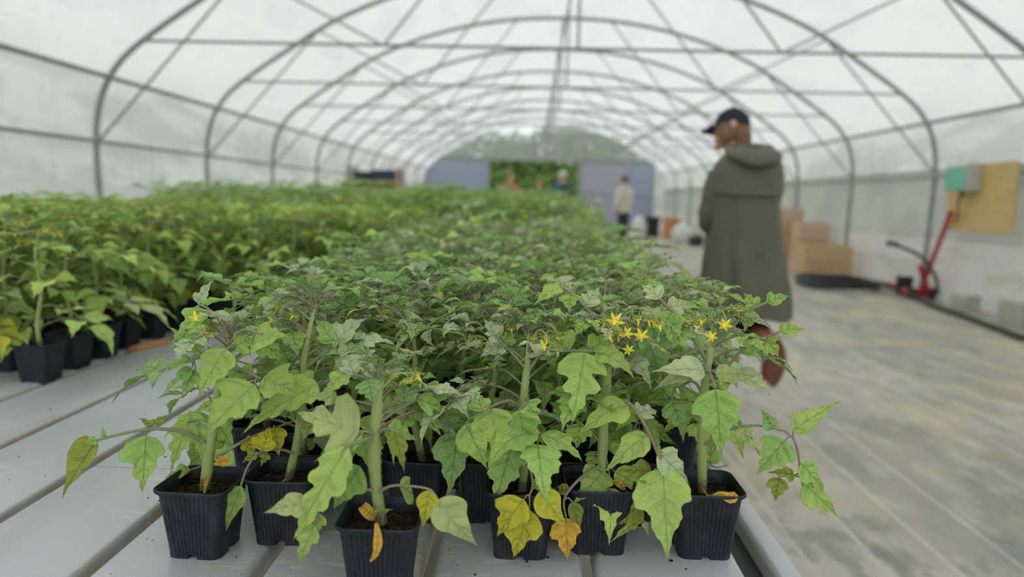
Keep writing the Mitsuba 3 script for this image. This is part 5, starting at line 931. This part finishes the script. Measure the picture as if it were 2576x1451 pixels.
# crumbs of potting soil on the planks
r = np.random.default_rng(8); vs, fs, n = [], [], 0
for i in range(150):
    px, py = r.uniform(0, 1860), r.uniform(1000, 1450); g = atz(px, py, BZ)
    if g[1] > 1.5 or g[0] > 0.25: continue
    k = (BX1 - g[0]) / PW; k = abs(k - math.floor(k) - 0.5)
    if k > 0.44: continue
    s = 0.0006 + 0.0014 * r.random() ** 4; m = trimesh.creation.icosphere(1); v = m.vertices * (1 + 0.3 * r.normal(size=(len(m.vertices), 1))) * s * V(1.4, 1, 0.6) + g + V(0, 0, 0.4 * s); vs.append(v); fs.append(m.faces + n); n += len(v)
add('soil_crumbs', (np.vstack(vs), np.vstack(fs)), 'm_soil', False); tag('soil_crumbs', 'dark crumbs of potting soil scattered on the bare planks', 'soil crumbs', kind='stuff')
# trees and hedge outside
mat('tree_leaf', lambda p, n, uv: mix((0.10, 0.20, 0.045), (0.22, 0.36, 0.09), fbm(p.x * 2, p.y * 2, p.z * 2, 3)), 0.7, 0.0, 0.2); mat('bark', (0.10, 0.08, 0.06), 0.9)
def tree(key, x, y, h_, rad, seed, label, group):
    r = np.random.default_rng(seed); n = 3000; c = r.normal(size=(n, 3)); c /= np.linalg.norm(c, axis=1, keepdims=True); c *= (r.uniform(0.45, 1, n) ** 0.5)[:, None]; c *= (0.75 + 0.5 * meshkit.fbm(c * 2.2 + seed, 3, seed))[:, None]
    c = c * V(rad, rad * 0.9, h_ * 0.47) + V(x, y, h_ * 0.53); vs, fs = [], []
    d1, d2 = r.normal(size=(n, 3)), r.normal(size=(n, 3)); d1 /= np.linalg.norm(d1, axis=1, keepdims=True); d2 = np.cross(d1, d2); d2 /= np.linalg.norm(d2, axis=1, keepdims=True); s = r.uniform(0.09, 0.20, (n, 1))
    v = np.stack([c - d1 * s, c + d2 * s * 0.5, c + d1 * s, c - d2 * s * 0.5], 1).reshape(-1, 3); f = tri(np.arange(4 * n).reshape(-1, 4)); add(key + '__foliage', (v, f), 'm_tree_leaf', False); labels[key + '__foliage'] = {'kind': 'stuff'}
    add(key + '__trunk', tube([(x, y, -0.05), (x + 0.1, y, h_ * 0.3), (x, y, h_ * 0.7)], [0.16, 0.13, 0.05], 8), 'm_bark', True); tag(key, label, 'tree', group)
TREES = ['green tree behind the left edge of the end doorway', 'green tree behind the left half of the end doorway', 'green tree behind the middle of the end doorway', 'tall green tree behind the right edge of the end doorway', 'large tree behind the clear film right of the end doorway', 'low tree behind the bluish door left of the end doorway',
         'low bush seen in the right half of the end doorway', 'low bush seen at the left of the end doorway', 'low bush seen in the middle of the end doorway']
for i, (x, y, h_, rad) in enumerate([(-2.6, 38, 4.6, 2.2), (-0.9, 36.5, 4.2, 1.8), (0.9, 37.5, 4.8, 1.9), (2.6, 36.8, 5.2, 2.1), (4.6, 38, 5.0, 2.3), (-4.8, 39, 3.6, 2.4), (1.7, 35.2, 2.6, 1.3), (-1.9, 35.0, 2.4, 1.2), (0.1, 34.6, 2.2, 1.1)]):
    tree(num('tree', i) if i < 6 else num('bush', i - 6), x, y, h_, rad, 50 + i, TREES[i], 'trees beyond the end wall' if i < 6 else 'bushes beyond the end doorway')
